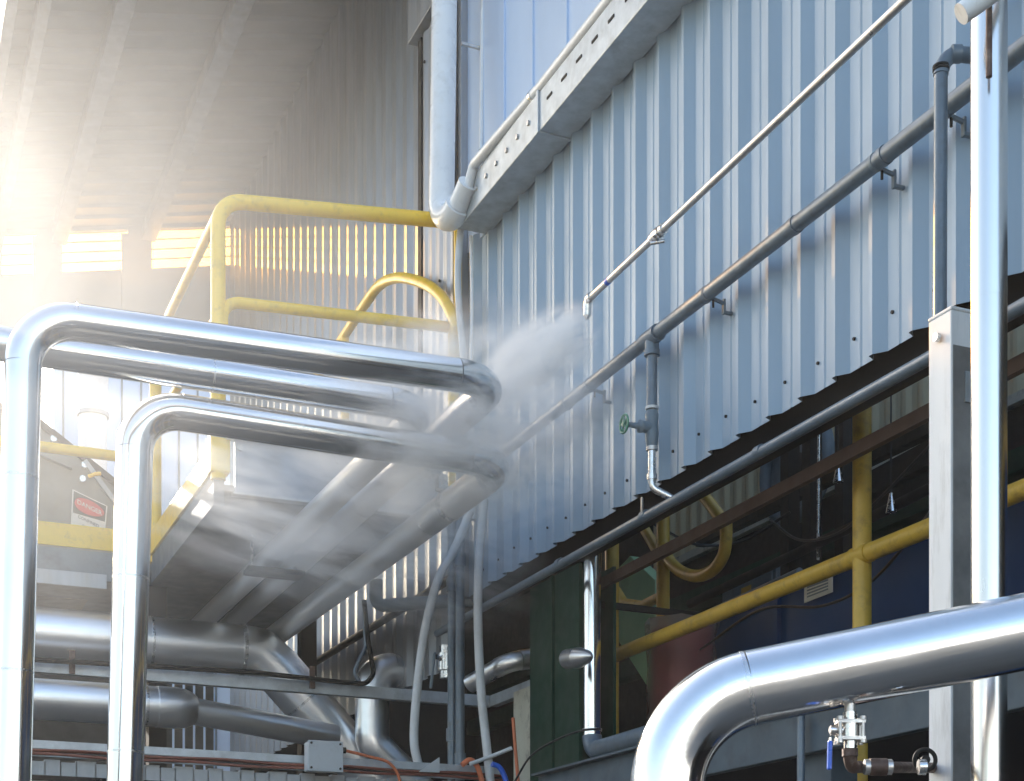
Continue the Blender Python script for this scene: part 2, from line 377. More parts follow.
# tapered plates hanging between the windows at the end wall
for px0, px1 in ((34, 47), (122, 138)):
    xa, xb = Y(px0, 262, YE).x, Y(px1, 222, YE).x
    s = MB(); s.prism([(xa, YE - .06, 8.9), (xa - .02, YE - .06, zw(xa) + .4), (xb + .12, YE - .06, zw(xb) + .4)], (0, .05, 0)); build('tapered_plate', s, 'ceil', fw)
s = MB(); s.box((1.14, 10.4, cz(1.2) - .16), (1.24, 18.3, cz(1.2) + .12), .005); build('roof_gutter', s, 'galv', fw)
s = MB(); s.box((1.2, YE + .1, zb + .02), (1.34, YE + .24, 0)); build('canopy_post', s, 'galv', fw)
# interior shell seen through the slot
s = MB(); s.box((8.1, 10.2, 0), (8.2, 18.1, 11.3)); s.box((4.2, YE, 0), (8.2, YE + .1, zb)); build('inner_wall', s, 'dark', fw)

# galvanised panel and box lintel
gp = thing('galvanised_panel', 'narrow galvanised wall panel with a box lintel beside the white downpipe', 'wall panel', (3.9, 10.1, 4.8))
s = MB(); s.sheet((3.90, 10.08, 4.9), (0, 1, 0), (0, 0, 3.62), (-1, 0, 0), .62, pitch=.155, depth=.012, th=.03); build('sheet', s, 'galv', gp)
s = MB(); s.box((3.885, 10.705, 4.9), (3.95, 10.77, 8.52)); build('edge_strip', s, 'dark', gp)  # dark strip along the panel's far edge
s = MB(); s.box((3.84, 9.98, 8.55), (4.14, 10.88, 8.95), .005); build('lintel', s, 'galv', gp)
for px, py in ((425, 62), (418, 277), (440, 281)):
    p = X(px, py, 3.888); build('bolt', MB().tube([p, p + V((-.01, 0, 0))], .011, 8), 'dark', gp)

# low dark ribbed wall closing the yard at the back
s = MB(); s.box((-9, 19.0, 0), (3.2, 19.04, 5.5))
for k in range(7): s.box((3.2 + .13 * k + .035, 19.0, 0), (3.2 + .13 * k + .13, 19.035, 5.5))
s.box((1.3, 19.04, 2.0), (4.1, 19.08, 2.15)); s.box((1.3, 19.04, 5.3), (4.1, 19.08, 5.45))
build('yard_wall', s, M.setdefault('yard', mat('weathered_boards', (.07, .068, .062), .8, 0, spec=.2, var=.3, vscale=3)), None, 'low dark boarded wall with gaps at the far end beneath the ducts', 'wall')

# pale blue clad building beyond, round duct and warm ribbed wall
bl = thing('blue_building', 'pale blue sheet clad building standing beyond the yellow railing', 'building', (2.6, 22, 0))
s = MB(); s.box((2.5, 22, 0), (5.6, 26, 10.4)); build('cladding', s, 'upper', bl)
for k in range(12): build('cladding_seam', MB().box((2.62 + k * .27, 21.975, 0), (2.645 + k * .27, 22, 10.4)), 'grey', bl)
s = MB(); s.sheet((1.7, 24, 0), (1, 0, 0), (0, 0, 9.6), (0, -1, 0), 1.1, pitch=.2, depth=.03)
build('ribbed_shed_wall', s, 'cream', None, 'sliver of cream ribbed wall left of the round duct under the glare', 'wall')
dk = thing('round_duct', 'upright pale round duct with a joint ring in front of the blue cladding', 'duct', (2.3, 21, 0))
pa = Y(93, 415, 21); pr = .36 * .55
build('upper_section', MB().tube([(pa.x, 21, pa.z), (pa.x, 21, 10.2)], .205, 28), 'pvc', dk)
build('lower_section', MB().tube([(pa.x, 21, 0), (pa.x, 21, pa.z)], .185, 28), 'pvc', dk)
build('joint_ring', MB().ring((pa.x, 21, pa.z), (0, 0, 1), .212, .05), 'galv', dk)

# hopper with danger sign
hp = thing('hopper', 'grey steel hopper with a sloping flanged top behind the yellow railing', 'hopper', (1, 14, 0))
HYY = 13.6
P = lambda px, py: Y(px, py, HYY)
s = MB(); s.prism([P(-60, 600), P(-60, 360), P(32, 424), P(75, 446), P(120, 488), P(165, 530), P(165, 600)], (0, 1.2, 0)); build('body', s, 'hopper', hp)
s = MB(); s.beam(P(32, 420) + V((0, .6, .02)), P(170, 530) + V((0, .6, .02)), 1.3, .05); build('top_flange', s, 'dark', hp)
s = MB(); s.beam(P(34, 452) + V((0, -.04, 0)), P(72, 468) + V((0, -.04, 0)), .06, .05); s.beam(P(72, 468) + V((0, -.04, 0)), P(72, 600) + V((0, -.04, 0)), .05, .05); build('stiffener', s, 'hopper', hp)
s = MB(); s.beam(P(84, 462) + V((0, -.03, 0)), P(118, 508) + V((0, -.03, 0)), .05, .04); build('edge_angle', s, 'galv', hp)
for px, py in ((53, 440), (84, 466), (82, 480)):
    p = P(px, py) + V((0, -.05, 0)); build('bolt', MB().tube([p + V((0, .05, 0)), p], .028, 8), 'steel', hp)
p = P(94, 476) + V((0, -.06, 0)); build('handle', MB().tube([p + V((-.05, .03, -.02)), p, p + V((.05, 0, .01))], .018, 8), 'yellow', hp)
sg = thing('danger_sign', 'white danger confined space sign with a red oval on the hopper side', 'sign', P(88, 514))
c0, c1, c2, c3 = [P(*q) + V((0, -.03, 0)) for q in ((72, 490), (107, 507), (104, 539), (70, 536))]
s = MB(); s.prism([c0, c1, c2, c3], (0, .012, 0)); build('plate', s, 'white', sg)
rt = (c1 - c0).normalized(); upv = (c0 - c3).normalized()
def sp_(u, v, off=0): 
    t = c3.lerp(c2, u); q = c0.lerp(c1, u); return t.lerp(q, v) + V((0, -off, 0))
s = MB(); s.prism([sp_(.04, .97), sp_(.96, .97), sp_(.96, .50), sp_(.04, .50)], (0, -.004, 0)); build('header', s, 'signblack', sg)
s = MB(); s.prism([sp_(.5 + .43 * math.cos(t * math.pi / 12), .735 + .19 * math.sin(t * math.pi / 12), .004) for t in range(24)], (0, -.004, 0)); build('oval', s, 'signred', sg)
text_obj('DANGER', .056, 'white', sp_(.5, .735, .011), rt, (0, 0, 1), sg)
text_obj('CONFINED', .038, 'signblack', sp_(.5, .385, .003), rt, (0, 0, 1), sg)
text_obj('SPACE', .038, 'signblack', sp_(.5, .2, .003), rt, (0, 0, 1), sg)

# ------------------------------------------------------------------ yellow access platform and railing
PX0, PY0, PY1, PZ = 2.17, 9.98, 12.3, 4.86
pf = thing('access_platform', 'grey steel access platform edged with yellow toe boards high above the ducts', 'platform', (PX0, PY0, PZ))
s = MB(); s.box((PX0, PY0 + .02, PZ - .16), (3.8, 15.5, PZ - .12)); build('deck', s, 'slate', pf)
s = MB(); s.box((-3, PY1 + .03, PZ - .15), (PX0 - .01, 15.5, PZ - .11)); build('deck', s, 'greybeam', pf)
s = MB(); s.box((PX0 - .03, PY0, PZ - .05), (PX0 - .015, PY1, PZ + .13), .003); s.box((PX0 - .015, PY0, PZ - .05), (PX0 + .05, PY1, PZ - .04)); build('toe_board', s, 'yellow', pf)
s = MB(); s.box((-3, PY1, PZ - .04), (PX0 - .035, PY1 + .015, PZ + .14), .003); build('toe_board', s, 'yellow', pf)
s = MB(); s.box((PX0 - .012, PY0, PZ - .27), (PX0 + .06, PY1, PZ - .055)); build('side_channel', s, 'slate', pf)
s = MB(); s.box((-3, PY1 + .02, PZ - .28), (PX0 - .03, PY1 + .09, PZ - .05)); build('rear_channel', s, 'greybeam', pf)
s = MB(); s.box((-3, PY1 - .05, PZ - .36), (1.8, PY1 - .03, PZ - .245), .003); build('pale_splice_plate', s, 'galv', pf)
# front box panel below the deck
pz0, pz1 = 4.665, Y(300, 452, PY0).z
s = MB(); s.box((PX0 + .12, PY0 - .06, pz0), (3.75, PY0 - .02, pz1)); build('front_panel', s, M.setdefault('panel', mat('blue_grey_panel', (.30, .36, .44), .55, 0, var=.12, vscale=3, dirt=(.2, .21, .22), dirt_amt=.5, dirt_scale=4)), pf)
s = MB(); s.box((PX0 + .06, PY0 - .12, pz1), (3.78, PY0 - .02, pz1 + .05), .004); s.box((PX0 + .1, PY0 - .1, pz0 - .012), (3.76, PY0 - .02, pz0 - .001)); build('panel_flange', s, 'galv_beam', pf)
for x0 in (2.32, 3.0): build('bolt', MB().tube([(x0, PY0 - .055, pz1 - .05), (x0, PY0 - .08, pz1 - .05)], .022, 6), 'galv_beam', pf)
for x0 in (.6, 1.2): build('rivet', MB().tube([(x0, PY1 - .05, PZ - .31), (x0, PY1 - .062, PZ - .31)], .015, 6), 'dark', pf)
s = MB(); s.beam((PX0 + .03, PY1 + .02, 0), (PX0 + .03, PY1 + .02, PZ - .3), .14, .14, up=V((0, 1, 0))); build('platform_post', s, 'dark', pf)
s = MB(); s.beam((3.7, 13.2, 0), (3.7, 13.2, PZ - .17), .14, .14, up=V((0, 1, 0))); build('platform_post', s, 'dark', pf)

rl = thing('guard_rail', 'bright yellow tubular guard rail around the platform with rounded corners', 'railing', (PX0, PY0, PZ))
TZ = Y(250, 199, PY0).z; R = .05
TZ2 = Y(458, 222, PY0).z
post = V((PX0 + .02, PY0, 0))
# top rail: front run with big radius down into the corner post
build('top_rail', MB().tube(arc([(PX0 + .02, PY0, PZ - .1), (PX0 + .02, PY0, TZ - .05), (3.9, PY0, TZ2)], .18), R, 20), 'yellow', rl)
mz0, mz1 = Y(240, 304, PY0).z, Y(455, 328, PY0).z
build('mid_rail', MB().tube(arc([(PX0 + .05, PY0, mz0 - .18), (PX0 + .05, PY0, mz0), (3.86, PY0, mz1)], .12), .038, 18), 'yellow', rl)
build('side_rail', MB().tube([(PX0 + .02, PY0, TZ - .14), (PX0 + .02, PY1, TZ - .14)], .034, 18), 'yellow', rl)
build('side_rail', MB().tube([(PX0 + .02, PY0, mz0 - .1), (PX0 + .02, PY1, mz0 - .1)], .034, 18), 'yellow', rl)
build('post', MB().tube([(PX0 + .02, PY1, PZ - .1), (PX0 + .02, PY1, TZ - .12)], .048, 18), 'yellow', rl)
s = MB(); s.box((PX0 - .04, PY0 - .05, PZ - .06), (PX0 + .09, PY0 + .06, PZ + .2), .006); build('post_foot', s, 'yellow', rl)
build('post', MB().tube([(3.86, PY0 - .02, PZ - .1), (3.86, PY0 - .02, mz1 + .02)], .042, 18), 'yellow', rl)
build('post', MB().tube([(3.9, PY0, mz1), (3.9, PY0, TZ2)], .03, 18), 'yellow', rl)
zr = Y(60, 449, PY1).z
build('mid_rail', MB().tube([(-3, PY1, zr), (PX0, PY1, zr)], .042, 18), 'yellow', rl)
build('post', MB().tube([Y(210, 440, 12.6), Y(210, 560, 12.6)], .034, 14), 'yellow', rl)
ar = thing('stair_rail', 'yellow hooped handrail rising behind the platform rail against the ribbed wall', 'railing', (3.8, 10, 6))
A1 = X(458, 330, 3.8); A2 = X(408, 276, 3.8); A3 = X(384, 282, 3.8); A4 = X(335, 350, 3.8); 
build('handrail', MB().tube(smooth([A1, X(446, 303, 3.8), X(432, 288, 3.8), X(414, 280, 3.8), X(396, 278, 3.8), X(380, 285, 3.8), X(366, 303, 3.8), A4, X(300, 402, 3.8)]), .04, 18), 'yellow', ar)
q = X(345, 336, 3.8); build('post', MB().tube([q, (q.x, q.y, PZ - .1)], .036, 14), 'yellow', ar)

wh = thing('reflected_shed', 'added ribbed metal shed behind the viewer, seen only in pipe reflections', 'building', (0, -26, 0))  # unseen building added for the warm line reflected in the polished pipes
s = MB(); s.sheet((-32, -26, .6), (1, 0, 0), (0, 0, 5.6), (0, 1, 0), 60, pitch=.4); build('ribbed_wall', s, 'galv', wh)
s = MB(); s.box((-32, -26.2, 0), (28, -26.02, 6.2)); s.prism([(-32, -26.1, 6.2), (-32, -34, 7.8), (-32, -34, 7.6), (-32, -26.1, 6.0)], (60, 0, 0)); build('shell', s, 'greybeam', wh)
s = MB(); s.box((-2, -26, 0), (3, -25.93, 4.2)); build('roller_door', s, 'greybeam', wh)

# ------------------------------------------------------------------ insulated pipes in front of the platform
CZp = 4.54
def yy(px, py, y): return Y(px, py, y)
# nearest left pipe
t1 = yy(15, 500, 7.15); dn = (yy(9, 760, 7.15) - yy(16, 480, 7.15)); dn = dn / -dn.z
ztop = 4.50
topL = V((t1.x + .04, 7.15, ztop))
foot = topL + dn * topL.z; foot.z = 0
pipe('insulated_pipe', 'shiny insulated pipe nearest the left edge, rising then crossing below the yellow mid rail', 'pipe',
     [foot, topL, (3.03, 7.15, 4.555), (3.01, 13.8, 4.52)], .083, .24, bands=((0, .64), (0, .835), (2, .18), (2, .34)), last='alu_rough')
pipe('insulated_pipe', 'thinner insulated pipe running level behind the leftmost pipe and entering the frame at the left', 'pipe',
     [(-3.0, 7.62, 4.53), (2.80, 7.62, 4.54), (2.76, 13.8, 4.52)], .082, .22, bands=((0, .6), (0, .8), (1, .2), (1, .5)), last='alu_rough')
t2 = yy(131, 500, 7.68); dn = (yy(124, 750, 7.68) - yy(132, 480, 7.68)); dn = dn / -dn.z
top2 = V((yy(136, 420, 7.68).x, 7.68, 4.353)); foot = top2 + dn * top2.z; foot.z = 0
pipe('insulated_pipe', 'shiny insulated pipe with the lower arch, second upright from the left', 'pipe',
     [foot, top2, (3.29, 7.68, 4.325), (3.25, 13.6, 4.325)], .091, .23, bands=((0, .60), (0, .80), (2, .2), (2, .45)), last='alu_rough')
# hangers on the receding pipes
hg = thing('pipe_support', 'dark flat bracket plate carrying the receding insulated pipes in the steam', 'bracket', (2.9, 10.2, 4.45))
a = D(288, 546, 11.2)
s = MB(); s.box((2.60, 10.82, 4.40), (3.02, 11.0, 4.435)); build('plate', s, 'dark', hg)
for x0 in (2.64, 2.97): build('hanger_rod', MB().tube([(x0, 10.9, 4.42), (x0, 10.9, PZ - .17)], .012, 8), 'steel', hg)
for (xc, y0, r0) in ((3.46, 9.0, .112), (3.08, 9.4, .095), (3.46, 11.9, .112)):
    pass
gb = thing('gauge_clamp', 'chrome clamp fitting on top of the lower receding pipe beside the steam', 'clamp', (3.2, 8.5, 4.42))
build('clamp_ring', MB().ring((3.284, 8.5, 4.325), (0, 1, 0), .100, .05, 30), 'steel', gb)
build('lug', MB().box((3.18, 8.47, 4.39), (3.25, 8.53, 4.49), .008), 'steel', gb)
build('bolt', MB().tube([(3.10, 8.5, 4.47), (3.21, 8.5, 4.47)], .012, 8), 'steel', gb)

# ------------------------------------------------------------------ large ducts lower left
du = thing('large_duct', 'fat aluminium duct crossing lower left then dropping diagonally behind the strut', 'duct', (1, 12.3, 4.1))
zz = Y(240, 650, 12.3); Dz = zz.z
el = Y(262, 652, 12.3)
build('straight_section', MB().tube([(-3, 12.3, Dz + .01), (Y(244, 650, 12.3).x, 12.3, Dz)], .205, 40), 'duct', du)
dend = Y(392, 800, 12.3)
j = V((el.x, 12.3, Dz))
build('mitre', MB().tube([(Y(243, 650, 12.3).x, 12.3, Dz), (el.x - .02, 12.3, Dz - .01), j.lerp(dend, .14)], .208, 40), 'duct', du)
build('diagonal_section', MB().tube([j.lerp(dend, .13), dend, (dend.x + .5, 12.3, dend.z - .6)], .203, 40), 'duct', du)
build('seam_band', MB().ring((Y(150, 640, 12.3).x, 12.3, Dz), (1, 0, 0), .211, .02, 40), 'band', du)
build('seam_band', MB().ring((Y(241, 650, 12.3).x, 12.3, Dz), (1, 0, 0), .213, .03, 40), 'band', du)
build('seam_band', MB().ring(j.lerp(dend, .32), dend - j, .209, .02, 40), 'band', du)
d2 = thing('small_duct', 'slimmer aluminium duct below the fat one with a rounded stepped end', 'duct', (1, 11.8, 3.5))
e = Y(176, 708, 11.8); f = Y(196, 710, 11.8)
build('straight_section', MB().tube([(-3, 11.8, e.z), e, ], .155, 36), 'duct', d2)
build('end_cap', MB().tube([e - V((.15, 0, 0)), e, e.lerp(f, .45), e.lerp(f, .8), f], [.160, .160, .150, .128, .105], 36), 'duct', d2)
h_ = Y(300, 731, 11.95)
build('reduced_section', MB().tube([e, h_, h_ + (h_ - e) * .3], .105, 30), 'duct', d2)
build('seam_band', MB().ring((Y(145, 705, 11.8).x, 11.8, e.z), (1, 0, 0), .163, .02, 36), 'band', d2)
d3 = thing('elbow_duct', 'short aluminium duct leaving the wall and turning down below the hanging loop', 'duct', (4, 12, 3.9))
a = Y(372, 669, 12.0); b = V((4.3, 12.0, a.z - .02)); c = V((a.x, 12.0, a.z - .62))
pp, bd = fillet([b, a, c, V((c.x + .5, 12.0, c.z - .45))], .17, 10)
build('straight_section', MB().tube([pp[0], pp[1]], .15, 32), 'duct', d3)
build('elbow', MB().tube(pp[1:12], .153, 32), 'duct', d3)
build('drop', MB().tube(pp[11:], .143, 32), 'duct', d3)
for k in (.2, .45): build('seam_band', MB().ring(pp[0].lerp(pp[1], k), (1, 0, 0), .158, .02, 32), 'band', d3)

# strut beam
sb = thing('strut_channel', 'pale galvanised strut channel crossing below the ducts and turning up at its right end', 'beam', (2, 10.6, 3.6))
a = Y(-60, 663, 10.6); b = Y(490, 702, 10.6); 
s = MB(); s.beam(V((a.x - 1, 10.6, b.z + .03)), b, .06, .085, bev=.003); build('channel', s, 'galv_beam', sb)
c = X(514, 686, b.x + .02)
s = MB(); s.beam(b + V((.015, -.03, 0)), V((b.x + .02, 9.7, b.z)), .06, .085, bev=.003); build('return_channel', s, 'galv_beam', sb)
for px, py in ((72, 668), (312, 683)):
    q = Y(px, py, 10.56); s = MB(); s.box(q + V((-.02, -.015, -.04)), q + V((.02, 0, .12)), .002); build('clamp', s, 'rust', sb)
lp = thing('cable_loop', 'dark conduit along the strut that loops up and back over itself', 'conduit', Y(360, 683, 10.5))
pts = [Y(-30, 656, 10.5), Y(250, 672, 10.5), Y(340, 682, 10.5), Y(366, 684, 10.5), Y(374, 674, 10.5), Y(368, 640, 10.5), Y(364, 600, 10.5)]
build('conduit', MB().tube(arc(pts, .08, 8), .018, 12), 'dark', lp)
build('loop_tail', MB().tube(arc([Y(364, 612, 10.52), Y(366, 646, 10.52), Y(354, 672, 10.52), Y(360, 684, 10.52)], .06, 8), .016, 12), 'grey', lp)

# dark pipes on the far wall
pipe('wall_service_pipe', 'dark painted pipe sloping along the far ribbed wall below the steam', 'pipe', [X(300, 672, 4.05), X(372, 628, 4.05), X(452, 578, 4.05), X(466, 569, 4.05)], .034, .2, m='dark', names=('straight_section', 'bend'), seg=16)
q0, q1 = Y(378, 607, 10.9), Y(476, 600, 10.9)
pipe('cross_pipe', 'dark horizontal pipe with elbow crossing in front of the sloping pipe', 'pipe', [Y(376, 580, 10.9), Y(376, 606, 10.9), Y(468, 600, 10.7), Y(478, 598, 10.1)], .05, .06, m='greybeam', names=('straight_section', 'elbow'), seg=20)

# hanging conduits and hoses near the corner
for k, (px, nm) in enumerate(((452, 'slim grey upright conduit, left of the pair at the building corner'), (460, 'slim grey upright conduit, right of the pair at the building corner'))):
    y0 = 9.9 - .1 * k; q = Y(px, 560, y0)
    t = thing('upright_conduit', nm, 'conduit', (q.x, y0, 0), 'conduits at the building corner')
    build('tube', MB().tube([(q.x, y0, 0), (q.x, y0, Y(px, 470 if k else 520, y0).z)], .032, 18), 'grey', t)
    for py in ((735, 585) if k == 0 else (760, 560)): build('coupling', MB().ring((q.x, y0, Y(px, py, y0).z), (0, 0, 1), .042, .09, 18), 'grey', t)
q = Y(446, 662, 9.95)
vt = thing('small_ball_valve', 'small steel ball valve with a dark lever clamped to the upright conduits', 'valve', q)
build('body', MB().ring(q, (0, 0, 1), .055, .12, 16).ring(q + V((0, 0, .09)), (0, 0, 1), .045, .05, 6).ring(q - V((0, 0, .09)), (0, 0, 1), .045, .05, 6), 'steel', vt)
build('stem', MB().tube([q, q + V((-.09, -.03, .03))], .018, 10), 'steel', vt)
build('lever', MB().beam(q + V((-.10, -.04, .05)), q + V((-.13, -.04, -.2)), .03, .012), 'greybeam', vt)
def hose(label, pts, r, m='hose', name='hose', cat='hose', y0=None):
    # Catmull-Rom through the points
    P_ = [V(p) for p in pts]; P_ = [P_[0] * 2 - P_[1]] + P_ + [P_[-1] * 2 - P_[-2]]; out = []
    for i in range(1, len(P_) - 2):
        a, b, c, d = P_[i - 1:i + 3]
        for k in range(8):
            t = k / 8; out.append(.5 * ((2 * b) + (c - a) * t + (2 * a - 5 * b + 4 * c - d) * t * t + (3 * b - a - 3 * c + d) * t ** 3))
    out.append(P_[-2])
    return build(name, MB().tube([p - V(pts[0]) for p in out], r, 14), m, None, label, cat, loc=None) if False else _hose(out, r, m, name, label, cat)
def _hose(out, r, m, name, label, cat):
    return build(name, MB().tube(out, r, 14), m, None, label, cat, loc=out[0])
hose('pale plastic hose curving down left of the upright conduits', [Y(470, 512, 9.6), Y(455, 548, 9.6), Y(438, 580, 9.6), Y(425, 630, 9.6), Y(417, 690, 9.6), Y(414, 740, 9.6), Y(419, 768, 9.6)], .030)
hose('pale plastic hose hanging right of the upright conduits and bowing outward', [Y(484, 500, 9.3), Y(479, 560, 9.3), Y(478, 620, 9.3), Y(481, 690, 9.3), Y(486, 740, 9.3), Y(492, 800, 9.3), Y(497, 860, 9.3)], .030)
hose('white hose dropping from the box beam end beside the railing', [Y(461, 226, 9.66), Y(459, 250, 9.66), Y(458, 280, 9.66), Y(460, 320, 9.66), Y(466, 380, 9.66), Y(471, 440, 9.66), Y(473, 520, 9.66)], .024)
for px, lab, mm in ((471, 'thin pale cable clipped up the wall corner beside the hanging hose', 'pvc'),):
    hose(lab, [Y(px, 236, 9.64), Y(px + 1, 300, 9.64), Y(px, 380, 9.64), Y(px + 2, 470, 9.64)], .012, mm, 'wall_cable', 'cable')

# cable tray at the bottom left
YT = 9.4
a = Y(-60, 735, YT); b = Y(500, 771, YT)
tr = thing('cable_tray', 'galvanised cable tray full of brown cables along the bottom edge', 'cable tray', (b.x, YT, b.z))
za, zb_ = b.z + .02, b.z
A = V((a.x - 1, YT, za)); B = V((b.x, YT, zb_))
s = MB(); s.beam(A, B, .03, .05, bev=.002); build('front_rail', s, 'galv_beam', tr)
s = MB(); s.beam(A + V((0, .35, 0)), B + V((0, .35, 0)), .03, .05); build('rear_rail', s, 'galv_beam', tr)
for k in range(5):
    pts = []
    for i in range(40):
        f = i / 39; p = A.lerp(B, f); pts.append(p + V((0, -.03 + .02 * math.sin(k), -.035 - .007 * k + .005 * math.sin(i * .9 + k * 2))))
    build('cable', MB().tube(pts, .009, 8), 'cable' if k != 3 else 'blackcable', tr)
n = 46
s = MB()
for k in range(n):
    p = A.lerp(B, (k + .5) / n); w = .045 if k % 3 else .06
    s.box(p + V((-w, .01, -.22)), p + V((w, .06, -.085 - .012 * (k % 2))))
build('terminal_blocks', s, 'box', tr)
s = MB(); s.beam(A + V((0, -.02, -.20)), B + V((0, -.02, -.20)), .03, .03); build('lower_rail', s, 'dark', tr)
jb = thing('junction_box', 'small pale grey junction box mounted on the cable tray', 'junction box', Y(323, 757, YT - .08))
q = Y(323, 757, YT - .1)
s = MB(); s.box(q + V((-.11, -.05, -.095)), q + V((.11, .05, .09)), .006); build('housing', s, 'box', jb)
s = MB(); s.box(q + V((-.115, -.065, -.1)), q + V((.115, -.052, .095)), .004); build('lid', s, 'box', jb)
for i, j2 in ((-1, -1), (-1, 1), (1, -1), (1, 1)): build('screw', MB().tube([q + V((i * .095, -.06, j2 * .078)), q + V((i * .095, -.07, j2 * .078))], .008, 8), 'dark', jb)
build('cable_gland', MB().tube([q + V((.1, 0, .05)), q + V((.15, 0, .05))], .02, 10), 'dark', jb)
hose('orange cable leaving the junction box and dipping to the tray', [q + V((.14, 0, .05)), q + V((.3, 0, .02)), q + V((.45, 0, -.02)), q + V((.52, 0, -.15)), q + V((.5, 0, -.4))], .01, 'orange', 'cable', 'cable')
hose('thick orange cable arching over at the foot of the upright conduits', [Y(462, 765, 9.3), Y(470, 760, 9.3), Y(478, 768, 9.3), Y(484, 790, 9.3)], .018, 'orange', 'cable', 'cable')
hose('orange cable hanging down the cream pier', [X(513, 718, 4.02), X(515, 745, 4.02), X(518, 781, 4.02), X(519, 810, 4.02)], .012, 'orange', 'cable', 'cable')
hose('blue cable curling beside the cream pier at the bottom edge', [Y(492, 764, 9.1), Y(500, 768, 9.1), Y(506, 781, 9.1), Y(508, 800, 9.1)], .018, 'blue', 'cable', 'cable')
hose('pale cable sagging from the strut end to the tray', [Y(470, 764, 9.25), Y(492, 756, 9.25), Y(512, 748, 9.2)], .014, 'hose', 'cable', 'cable')
hose('thin black cable drooping across the green column', [X(515, 781, 3.98), X(530, 757, 3.98), X(552, 742, 3.98), X(580, 731, 3.98), X(600, 729, 4.1)], .007, 'blackcable', 'cable', 'cable')
s = MB(); q = Y(431, 766, 9.32); s.prism([q + V((-.08, 0, -.04)), q + V((.06, 0, -.04)), q + V((.06, 0, .06))], (0, .02, 0)); build('corner_gusset', s, 'box', tr)

# green column, cream pier
gc = thing('green_column', 'dark green painted steel column under the wall edge', 'column', (4.2, 9, 0))
c0 = X(530, 700, 4.12); c1 = X(579, 700, 4.12)
s = MB(); s.box((4.12, c1.y, 0), (4.14, c0.y, 4.05)); build('flange', s, 'green', gc)
s = MB(); s.box((4.36, c1.y, 0), (4.38, c0.y, 4.05)); build('flange', s, 'green', gc)
s = MB(); ym = (c0.y + c1.y) / 2; s.box((4.141, ym - .01, 0), (4.359, ym + .01, 4.05)); build('web', s, 'green', gc)
s = MB(); s.box((4.10, ym - .02, 0), (4.118, ym + .0, 4.05)); build('cover_strip', s, 'green', gc)
c2 = X(513, 700, 4.14)
s = MB(); s.box((4.14, c0.y + .01, 0), (4.34, c2.y, X(513, 692, 4.14).z), .01); build('masonry_pier', s, 'plaster', None, 'stained cream masonry pier beside the green column', 'pier')
ds = thing('stub_duct', 'dull insulated pipe stub with an elbow pointing right under the wall edge', 'duct', X(520, 662, 3.95))
a, b, c = Y(470, 684, 9.6), Y(508, 662, 9.3), Y(550, 656, 9.3)
pp, bd = fillet([a, b, c], .15, 8)
build('straight_section', MB().tube([pp[0], pp[1]], .062, 24), 'alu_dull', ds)
build('elbow', MB().tube(pp[1:10], .066, 24), 'alu_dull', ds)
build('end_section', MB().tube([pp[9], pp[-1]], .068, 24), 'alu_dull', ds)
a = X(568, 659, 4.0); b = X(592, 656, 4.0)
cn = thing('cone_cap', 'small pointed aluminium end cap between the green column and the bright riser', 'pipe cap', a)
build('sleeve', MB().tube([a, a.lerp(b, .45)], .062, 24), 'alu_dull', cn)
build('cone', MB().tube([a.lerp(b, .45), a.lerp(b, .8), b], [.063, .04, .008], 24), 'alu_dull', cn)
# bright riser under wall
q = X(592, 700, 4.2)
rp = thing('bright_riser', 'polished insulated riser beside the green column ending in a low elbow', 'pipe', (q.x, q.y, 2.6))
zb2 = X(592, 752, 4.2).z
pp, bd = fillet([V((q.x, q.y, 4.35)), V((q.x, q.y, zb2)), V((q.x - .05, q.y - 3.2, zb2 + .0))], .1, 8)
build('upright', MB().tube([pp[0], pp[1]], .058, 28), 'alu', rp)
build('elbow', MB().tube(pp[1:10], .062, 28), 'grey', rp)
build('level_run', MB().tube([pp[9], pp[-1]], .062, 28), 'grey', rp)
build('seam_band', MB().ring((q.x, q.y, X(592, 730, 4.2).z), (0, 0, 1), .062, .015, 28), 'band', rp)
q = X(603, 650, 4.25)
build('slim_steel_pipe', MB().tube([(0, 0, 0), (0, 0, 4.2)], .018, 14), 'steel', None, 'slim bright steel pipe just right of the polished riser', 'pipe', loc=(q.x, q.y, 0))

# ------------------------------------------------------------------ inside the bay
ir = thing('inner_guard_rail', 'worn yellow guard rail with tall posts inside the dark bay', 'railing', (4.6, 7, 0))
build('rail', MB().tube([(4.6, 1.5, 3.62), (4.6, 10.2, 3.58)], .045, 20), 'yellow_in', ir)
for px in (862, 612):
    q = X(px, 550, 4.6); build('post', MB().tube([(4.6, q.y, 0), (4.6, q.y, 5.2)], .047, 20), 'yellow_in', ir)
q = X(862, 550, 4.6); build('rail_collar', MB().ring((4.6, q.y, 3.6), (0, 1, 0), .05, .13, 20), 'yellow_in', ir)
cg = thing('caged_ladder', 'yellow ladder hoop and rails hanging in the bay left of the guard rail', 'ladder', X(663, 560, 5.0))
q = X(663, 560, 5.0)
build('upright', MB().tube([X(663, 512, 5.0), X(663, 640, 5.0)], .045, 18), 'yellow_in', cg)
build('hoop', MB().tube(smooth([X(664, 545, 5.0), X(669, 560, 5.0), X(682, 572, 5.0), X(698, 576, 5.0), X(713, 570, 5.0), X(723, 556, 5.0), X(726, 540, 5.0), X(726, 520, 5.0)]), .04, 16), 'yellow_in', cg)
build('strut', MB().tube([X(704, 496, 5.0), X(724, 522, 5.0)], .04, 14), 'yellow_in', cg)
build('strut', MB().tube([X(645, 530, 5.0), X(660, 556, 5.0)], .036, 14), 'yellow_in', cg)
